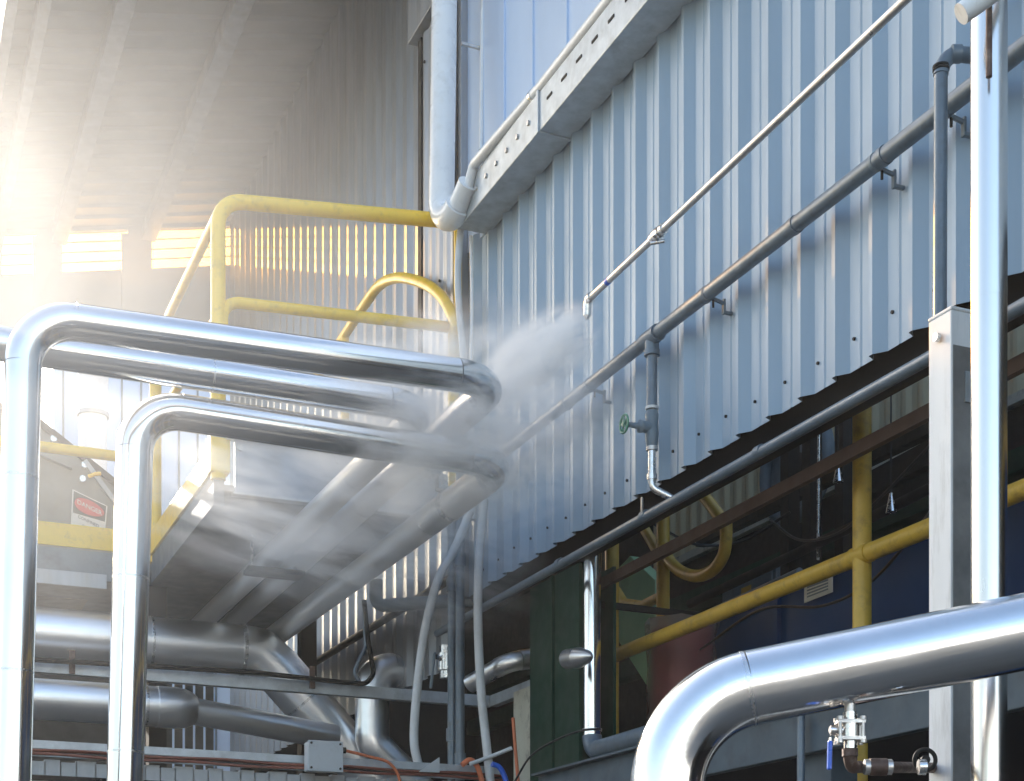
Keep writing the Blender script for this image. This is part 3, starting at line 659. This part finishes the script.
build('lower_hoop', MB().tube(arc([X(616, 590, 5.0), X(624, 603, 5.0), X(642, 606, 5.0), X(662, 596, 5.0)], .1, 6), .035, 14), 'yellow_in', cg)
ct = thing('brown_channel', 'dark brown steel channel running back below the wall edge', 'beam', (4.35, 8, 3.9))
s = MB(); s.beam((4.35, 1.5, 4.05), (4.35, 9.4, 3.96), .035, .065); build('channel', s, M.setdefault('brown', mat('brown_primer', (.085, .045, .03), .6, 0, var=.2, vscale=5)), ct)
gpn = MB(); gpn.prism([X(617, 570, 5.6), X(630, 556, 5.6), X(655, 580, 5.6), X(656, 700, 5.6), X(618, 640, 5.6)], (.1, 0, 0))
build('pale_green_panel', gpn, 'lgreen', None, 'pale green metal panel standing behind the yellow ladder hoop', 'panel')
tk = thing('navy_tank', 'navy blue tank inside the bay behind the white post', 'tank', (5.3, 6, 0))
s = MB(); s.box((5.3, 3.0, .0), (6.6, 9.1, 3.92), .05); build('shell', s, 'navy', tk)
for y0 in (4.3, 6.1, 8.0): build('stiffening_rib', MB().box((5.27, y0, .1), (5.299, y0 + .05, 3.86)), 'navy', tk)
lb = [X(805, 582, 5.26), X(833, 572, 5.26), X(833, 592, 5.26), X(805, 603, 5.26)]
pl = build('label_plate', MB().prism(lb, (-.006, 0, 0)), 'white', tk, label='small white printed label on the navy shell')
for k in range(5):
    f = .18 + k * .15
    a_ = lb[0].lerp(lb[3], f).lerp(lb[1].lerp(lb[2], f), .12); b_ = lb[0].lerp(lb[3], f).lerp(lb[1].lerp(lb[2], f), .86)
    build('print_line', MB().beam(a_ + V((-.008, 0, 0)), b_ + V((-.008, 0, 0)), .004, .008), 'greybeam', pl)
# wrapped drum
dr = thing('wrapped_drum', 'red drum wrapped in crinkled clear plastic inside the bay', 'drum', X(680, 700, 5.0))
q = X(682, 680, 5.0); ztop_ = X(682, 622, 5.0).z
build('drum_body', MB().tube([(q.x, q.y, 2.2), (q.x, q.y, ztop_ - .05)], .20, 28), 'red', dr)
s = MB(); pts = []; rr = []
for k in range(12): pts.append((q.x + random.uniform(-.01, .01), q.y + random.uniform(-.01, .01), 2.2 + (ztop_ - 2.2) * k / 11)); rr.append(.235 + random.uniform(-.012, .012))
s.tube(pts, rr, 26)
for v in s.bm.verts: v.co += V((random.uniform(-.014, .014), random.uniform(-.014, .014), random.uniform(-.02, .02)))
build('plastic_wrap', s, 'plastic', dr)
s = MB(); s.box((q.x - .35, q.y - .35, 2.1), (q.x + .35, q.y + .35, 2.2)); build('shelf', s, 'dark', dr)
s = MB(); s.box((q.x - .05, q.y - .05, 0), (q.x + .05, q.y + .05, 2.1)); build('shelf_leg', s, 'dark', dr)
# dim machinery shapes in the bay
vs = thing('steel_frame', 'dark steel uprights and cross ties standing at the back of the bay', 'frame', V((6.2, X(815, 450, 6.2).y, 0)))
for px in (790, 812, 845): q = X(px, 450, 6.2); build('upright', MB().box((6.15, q.y - .05, 0), (6.25, q.y + .05, 6.3)), 'dark', vs)
s = MB(); s.beam(X(870, 486, 6.3), X(935, 452, 6.3), .08, .16); build('cross_tie', s, 'dark', vs)
s = MB(); s.beam(X(700, 540, 6.6), X(935, 424, 6.3), .08, .12); build('cross_tie', s, 'dark', vs)
q = X(818, 480, 6.0); build('glinting_rod', MB().tube([X(819, 425, 6.0), X(818, 560, 6.0)], .010, 8), 'steel', None, 'thin bright hanging rod in the middle of the dark bay', 'rod')
hose('black cable slanting across the front of the navy tank', [X(700, 650, 4.8), X(760, 610, 4.8), X(822, 606, 4.8), X(868, 584, 4.8), X(905, 545, 4.8), X(935, 505, 4.8)], .008, 'blackcable', 'cable', 'cable')
s = MB(); s.beam(Y(580, 602, 8.6), Y(700, 616, 8.6), .03, .04); build('black_crossbar', s, 'dark', None, 'thin black bar crossing the bright riser and yellow post', 'bar')

fh = thing('fan_housing', 'round grey fan housing on a dark bracket deep inside the bay', 'fan housing', X(792, 470, 6.7))
q = X(795, 465, 6.7)
build('casing', MB().torus(q, (1, 0, 0), .42, .05, 36).ring(q + V((.06, 0, 0)), (1, 0, 0), .40, .06, 36), 'greybeam', fh)
build('hub', MB().ring(q, (1, 0, 0), .10, .14, 18), 'dark', fh)
build('mount', MB().beam(q + V((0, 0, -.45)), q + V((0, 0, -1.1)), .1, .1, up=V((0, 1, 0))), 'dark', fh)
el_ = thing('electrical_cabinet', 'dull grey electrical cabinet low at the back of the bay between posts', 'cabinet', X(745, 600, 6.6))
a = X(722, 640, 6.6); b = X(776, 560, 6.6)
build('housing', MB().box((6.6, b.y, a.z), (6.95, a.y, b.z), .01), 'greybeam', el_)
build('door', MB().box((6.585, b.y + .04, a.z + .04), (6.598, a.y - .04, b.z - .04), .004), 'greybeam', el_)
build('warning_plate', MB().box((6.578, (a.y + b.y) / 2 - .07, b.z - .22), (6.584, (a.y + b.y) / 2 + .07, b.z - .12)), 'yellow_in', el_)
for k, (p, r_, mm, lab) in enumerate((
        ([X(690, 604, 6.0), X(770, 566, 6.0), X(850, 528, 6.0), X(935, 486, 6.0)], .035, 'dark', 'dark pipe sloping behind the yellow rail, upper of two'),
        ([X(690, 622, 5.6), X(770, 586, 5.6), X(800, 572, 5.6)], .03, 'greybeam', 'grey pipe sloping behind the yellow rail, lower of two'))):
    t = build('bay_pipe', MB().tube(p, r_, 14), mm, None, lab, 'pipe', 'pipes inside the bay', loc=p[0])
for k, px in enumerate((775, 833, 905)):
    q = X(px, 455, 6.9); build('conduit_drop', MB().tube([(0, 0, -1.2), (0, 0, 1.4)], .022, 10), 'dark', None, 'dark vertical conduit on the rear of the bay, ' + ('left', 'middle', 'right')[k] + ' of three', 'conduit', 'conduits at the back of the bay', loc=(q.x, q.y, q.z))
for k, (px, py) in enumerate(((838, 464), (891, 493))):
    q = X(px, py, 5.9); t = thing('hanging_lamp', ('small glinting lamp shade hanging left of the tall yellow post', 'small glinting lamp shade hanging right of the tall yellow post')[k], 'lamp', q)
    build('shade', MB().tube([q, q + V((0, 0, -.05)), q + V((0, 0, -.12))], [.01, .02, .035], 16), 'steel', t)
    build('flex', MB().tube([q, (q.x, q.y, 6.4)], .006, 6), 'blackcable', t)
q = X(700, 516, 5.2)
hose('black cable looping between the yellow ladder and the back of the bay', [X(640, 515, 5.1), X(668, 532, 5.3), X(700, 545, 5.6), X(745, 540, 5.9), X(790, 512, 6.1)], .010, 'blackcable', 'cable', 'cable')
hose('thin black cable sagging across the bay behind the tall yellow post', [X(770, 520, 5.0), X(800, 540, 5.0), X(840, 532, 5.0), X(880, 498, 5.0), X(935, 440, 5.0)], .008, 'blackcable', 'cable', 'cable')

# ------------------------------------------------------------------ pipes on the main wall
wp = thing('wall_pipe', 'blue-grey painted pipe running the length of the ribbed wall on clamps', 'pipe', (3.86, 6.5, 4.88))
build('tube', MB().tube([(3.86, 1.0, 4.875), (3.86, 10.0, 4.885)], .036, 24), 'grey', wp)
for px in (706, 884, 795, 597 - 30): 
    q = X(px, 300, 3.86); build('coupling', MB().ring((3.86, q.y, 4.88), (0, 1, 0), .0395, .035, 24), 'grey', wp)
for px in (590, 708, 876, 945):
    q = X(px, 300, 3.86)
    c = build('clamp', MB().ring((3.86, q.y, 4.88), (0, 1, 0), .0385, .02, 20).beam((3.87, q.y, 4.86), (3.955, q.y, 4.845), .014, .014).box((3.945, q.y - .011, 4.79), (3.957, q.y + .011, 4.865), .002).beam((3.95, q.y, 4.80), (3.998, q.y, 4.80), .02, .012), 'greybeam', wp)
    build('clamp_bolt', MB().tube([(3.89, q.y, 4.85), (3.89, q.y, 4.815)], .006, 8), 'dark', c)
# tee, drop and gate valve
q = X(652, 352, 3.86); ty = q.y
dv = thing('drain_branch', 'branch pipe with a green handwheel valve dropping from the wall pipe', 'pipe', (3.86, ty, 4.88))
build('tee', MB().ring((3.86, ty, 4.88), (0, 1, 0), .045, .14, 24).tube([(3.86, ty, 4.88), (3.86, ty, 4.80)], .038, 20).ring((3.86, ty, 4.795), (0, 0, 1), .042, .03, 20), 'grey', dv)
zv = X(652, 428, 3.86).z; zl = X(652, 488, 3.86).z
build('upper_drop', MB().tube([(3.86, ty, 4.80), (3.86, ty, zv + .1)], .028, 20), 'grey', dv)
vb = build('valve_body', MB().tube([(3.86, ty, zv + .09), (3.86, ty, zv + .07), (3.86, ty, zv + .03), (3.86, ty, zv - .03), (3.86, ty, zv - .08), (3.86, ty, zv - .10)], [.030, .036, .033, .036, .033, .030], 18), 'greybeam', dv)
build('union_ring', MB().ring((3.86, ty, zv + .105), (0, 0, 1), .035, .014, 18), 'white', dv)
build('union_ring', MB().ring((3.86, ty, zv - .11), (0, 0, 1), .032, .02, 8), 'lance', dv)
wdir = (Y(622, 428, 7.5) - V((3.86, ty, zv))); 
wdir = V((-1, .02, 0)).normalized()
c0 = V((3.86, ty, zv))
build('bonnet', MB().tube([c0, c0 + wdir * .05, c0 + wdir * .075, c0 + wdir * .08, c0 + wdir * .165], [.034, .030, .034, .016, .012], 16), 'greybeam', vb)
hwl = build('handwheel', MB().torus(c0 + wdir * .165, wdir, .046, .0065).ring(c0 + wdir * .165, wdir, .013, .02, 12), 'wheel', vb)
s = MB(); u1 = wdir.orthogonal().normalized(); u2 = wdir.cross(u1)
for k in range(5):
    an = 2 * math.pi * k / 5; s.tube([c0 + wdir * .165, c0 + wdir * .165 + (u1 * math.cos(an) + u2 * math.sin(an)) * .044], .0055, 8)
build('spoke', s, 'wheel', hwl)
build('lower_drop', MB().tube(arc([(3.86, ty, zv - .10), (3.86, ty, zl), (3.97, ty - .05, zl - .06)], .05, 8), .020, 18), 'steel', dv)
build('hex_nut', MB().ring((3.86, ty, zl + .06), (0, 0, 1), .027, .03, 6), 'steel', dv)
# lower pipe
lpz = 3.975
lw = thing('lower_pipe', 'dark blue-grey pipe running just below the ragged lower edge of the ribbed wall', 'pipe', (3.9, 6, lpz))
build('tube', MB().tube([(3.9, 1.0, lpz), (3.9, 10.4, lpz - .01)], .027, 20), 'grey', lw)
for px in (645, 560, 760): q = X(px, 400, 3.9); build('coupling', MB().ring((3.9, q.y, lpz), (0, 1, 0), .0305, .05, 18), 'grey', lw)
q = X(642, 520, 3.9); build('strap', MB().box((3.895, q.y - .006, lpz), (3.905, q.y + .006, lpz + .11)), 'lance', lw)
# steam lance
ln = thing('steam_lance', 'thin pale steam pipe sloping beside the wall with a nozzle at its lower end', 'pipe', X(588, 300, 3.6))
a = X(588, 300, 3.6); b = X(940, -33, 3.6)
build('tube', MB().tube([a, b], .0175, 18), 'lance', ln)
ax = (b - a).normalized()
q = a + ax * ((X(658, 231, 3.6) - a).length)
cl = build('clamp', MB().ring(q, ax, .030, .05, 8).ring(q + ax * .05, ax, .026, .02, 16).ring(q - ax * .045, ax, .026, .02, 16), 'steel', ln)
build('clamp_bolt', MB().tube([q + V((-.03, -.02, -.03)), q + V((.03, .02, .04))], .009, 8).tube([q + V((-.03, .02, -.045)), q + V((.02, -.03, -.045))], .009, 8), 'steel', cl)
build('wall_bracket', MB().beam(b, V((3.975, b.y, b.z)), .02, .02), 'steel', ln)
q2 = a + ax * ((X(608, 278, 3.6) - a).length); build('blue_tape', MB().ring(q2, ax, .0185, .03, 18), 'blue', ln)
nz = build('nozzle_elbow', MB().tube(arc([a + ax * .04, a, a + V((0, .01, -.08))], .03, 6), .022, 14).ring(a + ax * .03, ax, .027, .03, 8), 'steel', ln)
build('nozzle', MB().tube([a + V((0, .008, -.05)), a + V((0, .011, -.085)), a + V((-.0, .012, -.10))], [.020, .018, .010], 14), 'steel', nz)
NOZ = a + V((0, .012, -.10))
# dark riser at right
rs = thing('dark_riser', 'blue-grey riser pipe with a top elbow crossing in front of the wall pipe', 'pipe', D(940, 315, 5.6))
pp, bd = fillet([D(940, 322, 5.62), D(941, 52, 5.62), D(1060, 66, 5.75)], .09, 10)
build('upright', MB().tube([pp[0], pp[1]], .025, 22), 'grey', rs)
build('elbow', MB().tube(pp[1:12], .028, 22), 'grey', rs)
build('top_run', MB().tube([pp[11], pp[-1]], .028, 22), 'grey', rs)
for py in (63, 66): build('coupling', MB().ring(D(941, py + 4, 5.62), (0, 0, 1), .031, .008, 20), 'dark', rs)
build('coupling', MB().ring(D(956, 54, 5.62), RT, .032, .035, 20), 'grey', rs)

# white post
wpz = D(950, 315, 4.75)
wpst = thing('white_post', 'square white steel post with a capped top at the right', 'post', (wpz.x, wpz.y, 0))
zt_ = D(950, 318, 4.75).z
ang = 0
w2 = .088
hx, hy = .040, .054
s = MB(); s.box((wpz.x - hx, wpz.y - hy, 0), (wpz.x + hx, wpz.y + hy, zt_), .004); build('shaft', s, 'post', wpst)
s = MB(); s.box((wpz.x - hx - .002, wpz.y - hy - .002, zt_), (wpz.x + hx + .002, wpz.y + hy + .002, zt_ + .012), .004); build('cap', s, 'post', wpst)
s = MB(); s.box((wpz.x - hx + .006, wpz.y - hy - .0035, 0), (wpz.x + hx - .001, wpz.y - hy - .0005, zt_ - .11)); build('side_plate', s, M.setdefault('brown_grey', mat('brown_grey_steel', (.24, .235, .225), .6, .1, var=.35, vscale=5, dirt=(.35, .33, .3), dirt_amt=.6, dirt_scale=4)), wpst)  # brown-grey plate over the post's right face, below its top
q = V((wpz.x - w2 / 2, wpz.y - .0, D(940, 340, 4.75).z)); build('bolt', MB().tube([q, q + V((-.015, 0, 0))], .014, 8), 'steel', wpst)
s = MB(); q = D(966, 385, 4.68); s.box((wpz.x + .008, wpz.y - hy - .010, q.z - .045), (wpz.x + hx + .004, wpz.y - hy - .005, q.z + .05)); build('tag_plate', s, 'galv_beam', wpst)

# tall polished pipe
q = D(989, 400, 4.45)
tpp = thing('tall_polished_pipe', 'tall polished steel pipe running the full height of the right side', 'pipe', (q.x, q.y, 0))
build('lower_section', MB().tube([(q.x, q.y, 0), (q.x, q.y, D(989, 300, 4.45).z)], .052, 40), 'tall', tpp)
build('upper_section', MB().tube([(q.x, q.y, D(989, 300, 4.45).z), (q.x, q.y, 6.2)], .0525, 40), 'tall', tpp)
rd = D(989, 0, 4.36)
build('dark_rod', MB().tube([(rd.x, rd.y, D(989, 77, 4.36).z), (rd.x, rd.y, 5.2)], .009, 14), 'rust', None, 'short dark rod hanging in front of the tall polished pipe at the top', 'rod')
s = MB(); a = D(961, 14, 4.3); b = D(1040, -42, 4.3); s.tube([a, b], .030, 22); build('branch_arm', s, 'post', None, 'cream tube passing diagonally in front of the tall pipe at the top edge', 'pipe')
q = D(1008.5, 400, 4.5)
build('slim_side_pipe', MB().tube([(0, 0, 0), (0, 0, D(1008, 60, 4.5).z)], .0085, 14), 'cream', None, 'slim yellowish tube alongside the tall polished pipe', 'pipe', loc=(q.x, q.y, 0))

# ------------------------------------------------------------------ foreground elbow pipe
d0 = 3.9
E = [D(664, 1000, 4.02), D(668, 705, 4.02), D(1120, 612, 3.9)]
E[0] = V((E[1].x - .02, E[1].y, 0))
pipe('foreground_pipe', 'large polished insulated pipe bending down in the lower right foreground', 'pipe', E, .099, .27, 'alu_front', bands=((1, .18),), seg=48)
dvv = thing('drain_valve', 'steel ball valve with a blue lever hanging below the foreground pipe', 'valve', D(850, 690, 3.96))
q0 = D(850, 690, 3.96); q1 = D(850, 716, 3.96); q2 = D(850, 745, 3.96); q3 = D(849, 765, 3.96)
build('nipple', MB().tube([q0 + V((0, 0, .03)), q1], .0145, 18), 'lance', dvv)
vc = q1.lerp(q2, .5)
vb = build('valve_body', MB().ring(vc, (0, 0, 1), .024, .05, 20).ring(q1, (0, 0, 1), .019, .02, 8).ring(q2, (0, 0, 1), .019, .02, 8), 'steel', dvv)
s = MB()
for dx, dy in ((-.03, -.02), (.03, -.02), (-.03, .02), (.03, .02)):
    o_ = RT * dx + F * dy; s.tube([vc + o_ + V((0, 0, -.035)), vc + o_ + V((0, 0, .035))], .005, 8)
    for zz_ in (-.03, .03): s.tube([vc + o_ + V((0, 0, zz_ - .005)), vc + o_ + V((0, 0, zz_ + .005))], .009, 6)
for zz_ in (-.022, .022): s.beam(vc + V((0, 0, zz_)) - RT * .036, vc + V((0, 0, zz_)) + RT * .036, .05, .009)
build('flange_bolts', s, 'lance', vb)
build('stem', MB().tube([vc, vc - RT * .055 - F * .01], .010, 12).ring(vc - RT * .045, RT, .015, .012, 6), 'steel', vb)
lv = vc - RT * .055 - F * .012
build('lever_plate', MB().beam(lv + V((0, 0, .012)), lv + V((0, 0, -.03)), .016, .005).beam(lv + V((0, 0, -.02)), lv - RT * .002 + V((0, 0, -.10)), .012, .005), 'steel', vb)
build('lever_grip', MB().beam(lv + V((0, 0, -.028)), lv + V((0, 0, -.105)) - RT * .002, .016, .012, bev=.004), 'blue', vb)
el_, bd = fillet([q2, q3 + V((0, 0, -.005)), D(952, 768, 5.0)], .04, 8)
build('elbow', MB().tube(el_[:-1], .0175, 20).ring(q2 + V((0, 0, -.02)), (0, 0, 1), .021, .02, 16), 'rust', dvv)
build('level_pipe', MB().tube([el_[-2], el_[-1]], .0165, 20), 'rust', dvv)
for px in (868, 888, 922): build('union', MB().ring(D(px, 767, 3.98), RT, .021, .02, 8), 'lance' if px != 922 else 'steel', dvv)
build('sleeve', MB().ring(D(878, 767, 3.98), RT, .023, .045, 16), 'rust', dvv)
hw2 = D(925, 760, 4.02)
build('handwheel', MB().torus(hw2, F, .028, .006).ring(hw2, F, .012, .02, 10), 'dark', dvv)

# slate coloured frame behind it
sf = thing('slate_frame', 'slate grey steel beam and post frame below the wall at lower right', 'frame', (3.9, 5, 0))
zt1 = X(930, 684, 3.9).z; zt2 = X(930, 712, 3.9).z
s = MB(); s.box((3.9, 1.5, zt2 - .06), (3.95, 8.6, zt1 + .04), .004); build('beam', s, 'slate', sf)
s = MB(); s.box((3.85, 1.5, zt1 + .042), (4.0, 8.6, zt1 + .055)); build('top_flange', s, 'slate', sf)
q = X(818, 740, 3.98)
s = MB(); s.box((3.96, q.y - .13, 0), (4.1, q.y + .12, zt1 + .04)); build('post', s, 'slate', sf)
q = X(801, 740, 3.86); build('slim_pipe', MB().tube([(3.86, q.y, 0), (3.86, q.y, X(801, 716, 3.86).z)], .018, 12), 'grey', sf)
q = X(815, 722, 3.94); build('bolt', MB().tube([(3.96, q.y, q.z), (3.93, q.y, q.z)], .02, 8), 'dark', sf)
for k, px in enumerate((868, 893, 912)):
    q = X(px, 740, 4.3); t = build('hanging_rod', MB().tube([(0, 0, -1.2), (0, 0, .35)], .010, 8), 'greybeam', None, 'slim dark hanging rod behind the drain pipe, ' + ('left', 'middle', 'right')[k] + ' of three', 'rod', 'rods behind the drain valve', loc=(q.x, q.y, q.z))
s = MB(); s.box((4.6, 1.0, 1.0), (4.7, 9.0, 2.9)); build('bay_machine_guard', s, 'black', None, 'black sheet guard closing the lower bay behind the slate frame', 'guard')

# ------------------------------------------------------------------ steam and haze
def volume(name, density, aniso, noise=None, color=(1, 1, 1), shape=None):
    m = bpy.data.materials.new(name); m.use_nodes = True; nt = m.node_tree; N = nt.nodes; L = nt.links
    N.remove(N['Principled BSDF'])
    v = N.new('ShaderNodeVolumePrincipled'); v.inputs['Color'].default_value = (*color, 1); v.inputs['Anisotropy'].default_value = aniso
    v.inputs['Density'].default_value = density
    L.new(v.outputs[0], N['Material Output'].inputs['Volume'])
    if noise:
        tc = N.new('ShaderNodeTexCoord')
        # soft fall-off from the middle of the unit cloud
        ln_ = N.new('ShaderNodeVectorMath'); ln_.operation = 'LENGTH'; L.new(tc.outputs['Object'], ln_.inputs[0])
        fo = N.new('ShaderNodeMapRange'); fo.interpolation_type = 'SMOOTHSTEP'; fo.inputs['From Min'].default_value = 1.0; fo.inputs['From Max'].default_value = noise.get('core', .2)
        L.new(ln_.outputs['Value'], fo.inputs['Value'])
        mp = N.new('ShaderNodeMapping'); mp.inputs['Scale'].default_value = noise.get('scale', (1, 1, 1)); mp.inputs['Rotation'].default_value = noise.get('rot', (0, 0, 0)); L.new(tc.outputs['Object'], mp.inputs['Vector'])
        n = N.new('ShaderNodeTexNoise'); n.inputs['Scale'].default_value = noise['freq']; n.inputs['Detail'].default_value = 5; n.inputs['Roughness'].default_value = .62; n.inputs['Distortion'].default_value = .6
        L.new(mp.outputs[0], n.inputs['Vector'])
        r = N.new('ShaderNodeMapRange'); r.inputs['From Min'].default_value = noise.get('lo', .42); r.inputs['From Max'].default_value = noise.get('hi', .72); L.new(n.outputs['Fac'], r.inputs['Value'])
        a_ = N.new('ShaderNodeMath'); a_.operation = 'MULTIPLY'; L.new(r.outputs[0], a_.inputs[0]); L.new(fo.outputs[0], a_.inputs[1])
        b_ = N.new('ShaderNodeMath'); b_.operation = 'MULTIPLY'; L.new(a_.outputs[0], b_.inputs[0]); b_.inputs[1].default_value = density
        L.new(b_.outputs[0], v.inputs['Density'])
    m.cycles.volume_sampling = 'MULTIPLE_IMPORTANCE'
    return m
def cloud(name, label, c, half, rot, m, kind='stuff'):
    bm = bmesh.new(); bmesh.ops.create_icosphere(bm, subdivisions=3, radius=1.05)
    me = bpy.data.meshes.new(name); bm.to_mesh(me); bm.free(); me.materials.append(m)
    o = bpy.data.objects.new(name, me); COL.objects.link(o); o.location = c; o.scale = half
    o.rotation_euler = rot
    return tag(o, label, 'steam', None, kind)

# jet leaving the nozzle, blown left and back along the wall
jd = (D(488, 400, 8.9) - NOZ); jl = jd.length; jc = NOZ + jd * .50
rot = V((1, 0, 0)).rotation_difference(jd.normalized()).to_euler()
cloud('steam_jet', 'dense white steam jet blowing left from the nozzle', jc, (jl * .66, .25, .19), rot,
      volume('steam_jet_volume', 75.0, .1, dict(freq=2.6, core=-.1, lo=.42, hi=.60, scale=(.7, .8, .8))))
cloud('steam_cloud', 'thick grey steam rolling around the pipe elbows at the building corner', D(458, 428, 8.15), (.88, 1.2, .62), (0, .25, math.radians(40)),
      volume('steam_cloud_volume', 9.5, .1, dict(freq=3.0, core=.0, lo=.46, hi=.60)))
cloud('steam_trail', 'thin steam drifting left below the platform over the receding pipes', D(335, 530, 9.7), (1.6, 1.1, .66), (0, .2, math.radians(-10)),
      volume('steam_trail_volume', 4.6, .1, dict(freq=3.2, core=.1, lo=.49, hi=.63, scale=(.6, 1, 1.3))))
cloud('flare_mist', 'added thin mist imitating haze and lens flare over the left pipes and railing', D(40, 330, 6.9), (2.0, 2.6, 2.0), (0, 0, 0),  # thin volume added to wash the left pipes like lens flare and haze
      volume('flare_mist_volume', .19, .1, dict(freq=1.2, core=.2, lo=.25, hi=.75), color=(1, .98, .96)))
cloud('steam_veil', 'faint steam veil hanging under the canopy roof', D(150, 180, 13.0), (2.8, 2.6, 2.8), (0, 0, 0),
      volume('steam_veil_volume', .16, .22, dict(freq=1.3, core=.2, lo=.30, hi=.75)))
hz = MB(); hz.box((-72, -62, -1), (72, 82, 13.5)); 
build('haze', hz, volume('haze_volume', .0012, .45, color=(1, .98, .96)), kind='stuff')

# ------------------------------------------------------------------ sun, sky, camera
sx, sy = ray(512 - .55 * FPX, 955).xy.normalized()
EL = math.radians(22.5)
sd = V((sx * math.cos(EL), sy * math.cos(EL), math.sin(EL)))
sun = bpy.data.lights.new('sun', 'SUN'); sun.energy = 5.0; sun.angle = math.radians(.5); sun.color = (1, .92, .82)
so = bpy.data.objects.new('sun', sun); COL.objects.link(so); so.rotation_euler = sd.to_track_quat('Z', 'Y').to_euler(); so.location = (0, 0, 30)
w = bpy.data.worlds.new('World'); scene.world = w; w.use_nodes = True
N = w.node_tree.nodes; L = w.node_tree.links
sk = N.new('ShaderNodeTexSky'); sk.sky_type = 'NISHITA'; sk.sun_disc = False; sk.sun_elevation = EL; sk.sun_rotation = math.atan2(sx, sy)
sk.dust_density = 3.5; sk.air_density = 1.2
L.new(sk.outputs[0], N['Background'].inputs['Color']); N['Background'].inputs['Strength'].default_value = .15
cam = bpy.data.cameras.new('camera'); co = bpy.data.objects.new('camera', cam); COL.objects.link(co); scene.camera = co
co.location = (0, 0, CAMZ); co.rotation_euler = (math.radians(90), 0, -YAW)
cam.sensor_width = 36; cam.lens = FPX / 1024 * 36; cam.shift_y = (HY - 390.5) / 1024; cam.clip_start = .05; cam.clip_end = 500
scene.view_settings.view_transform = 'Standard'; scene.view_settings.look = 'None'; scene.view_settings.exposure = 1.62; scene.view_settings.gamma = 1
cy = scene.cycles
cy.use_denoising = True; cy.max_bounces = 8; cy.diffuse_bounces = 3; cy.glossy_bounces = 4; cy.transmission_bounces = 4; cy.volume_bounces = 8; cy.transparent_max_bounces = 12
cy.volume_step_rate = 1.5; cy.volume_max_steps = 128; cy.sample_clamp_indirect = 6; cy.caustics_reflective = False; cy.caustics_refractive = False
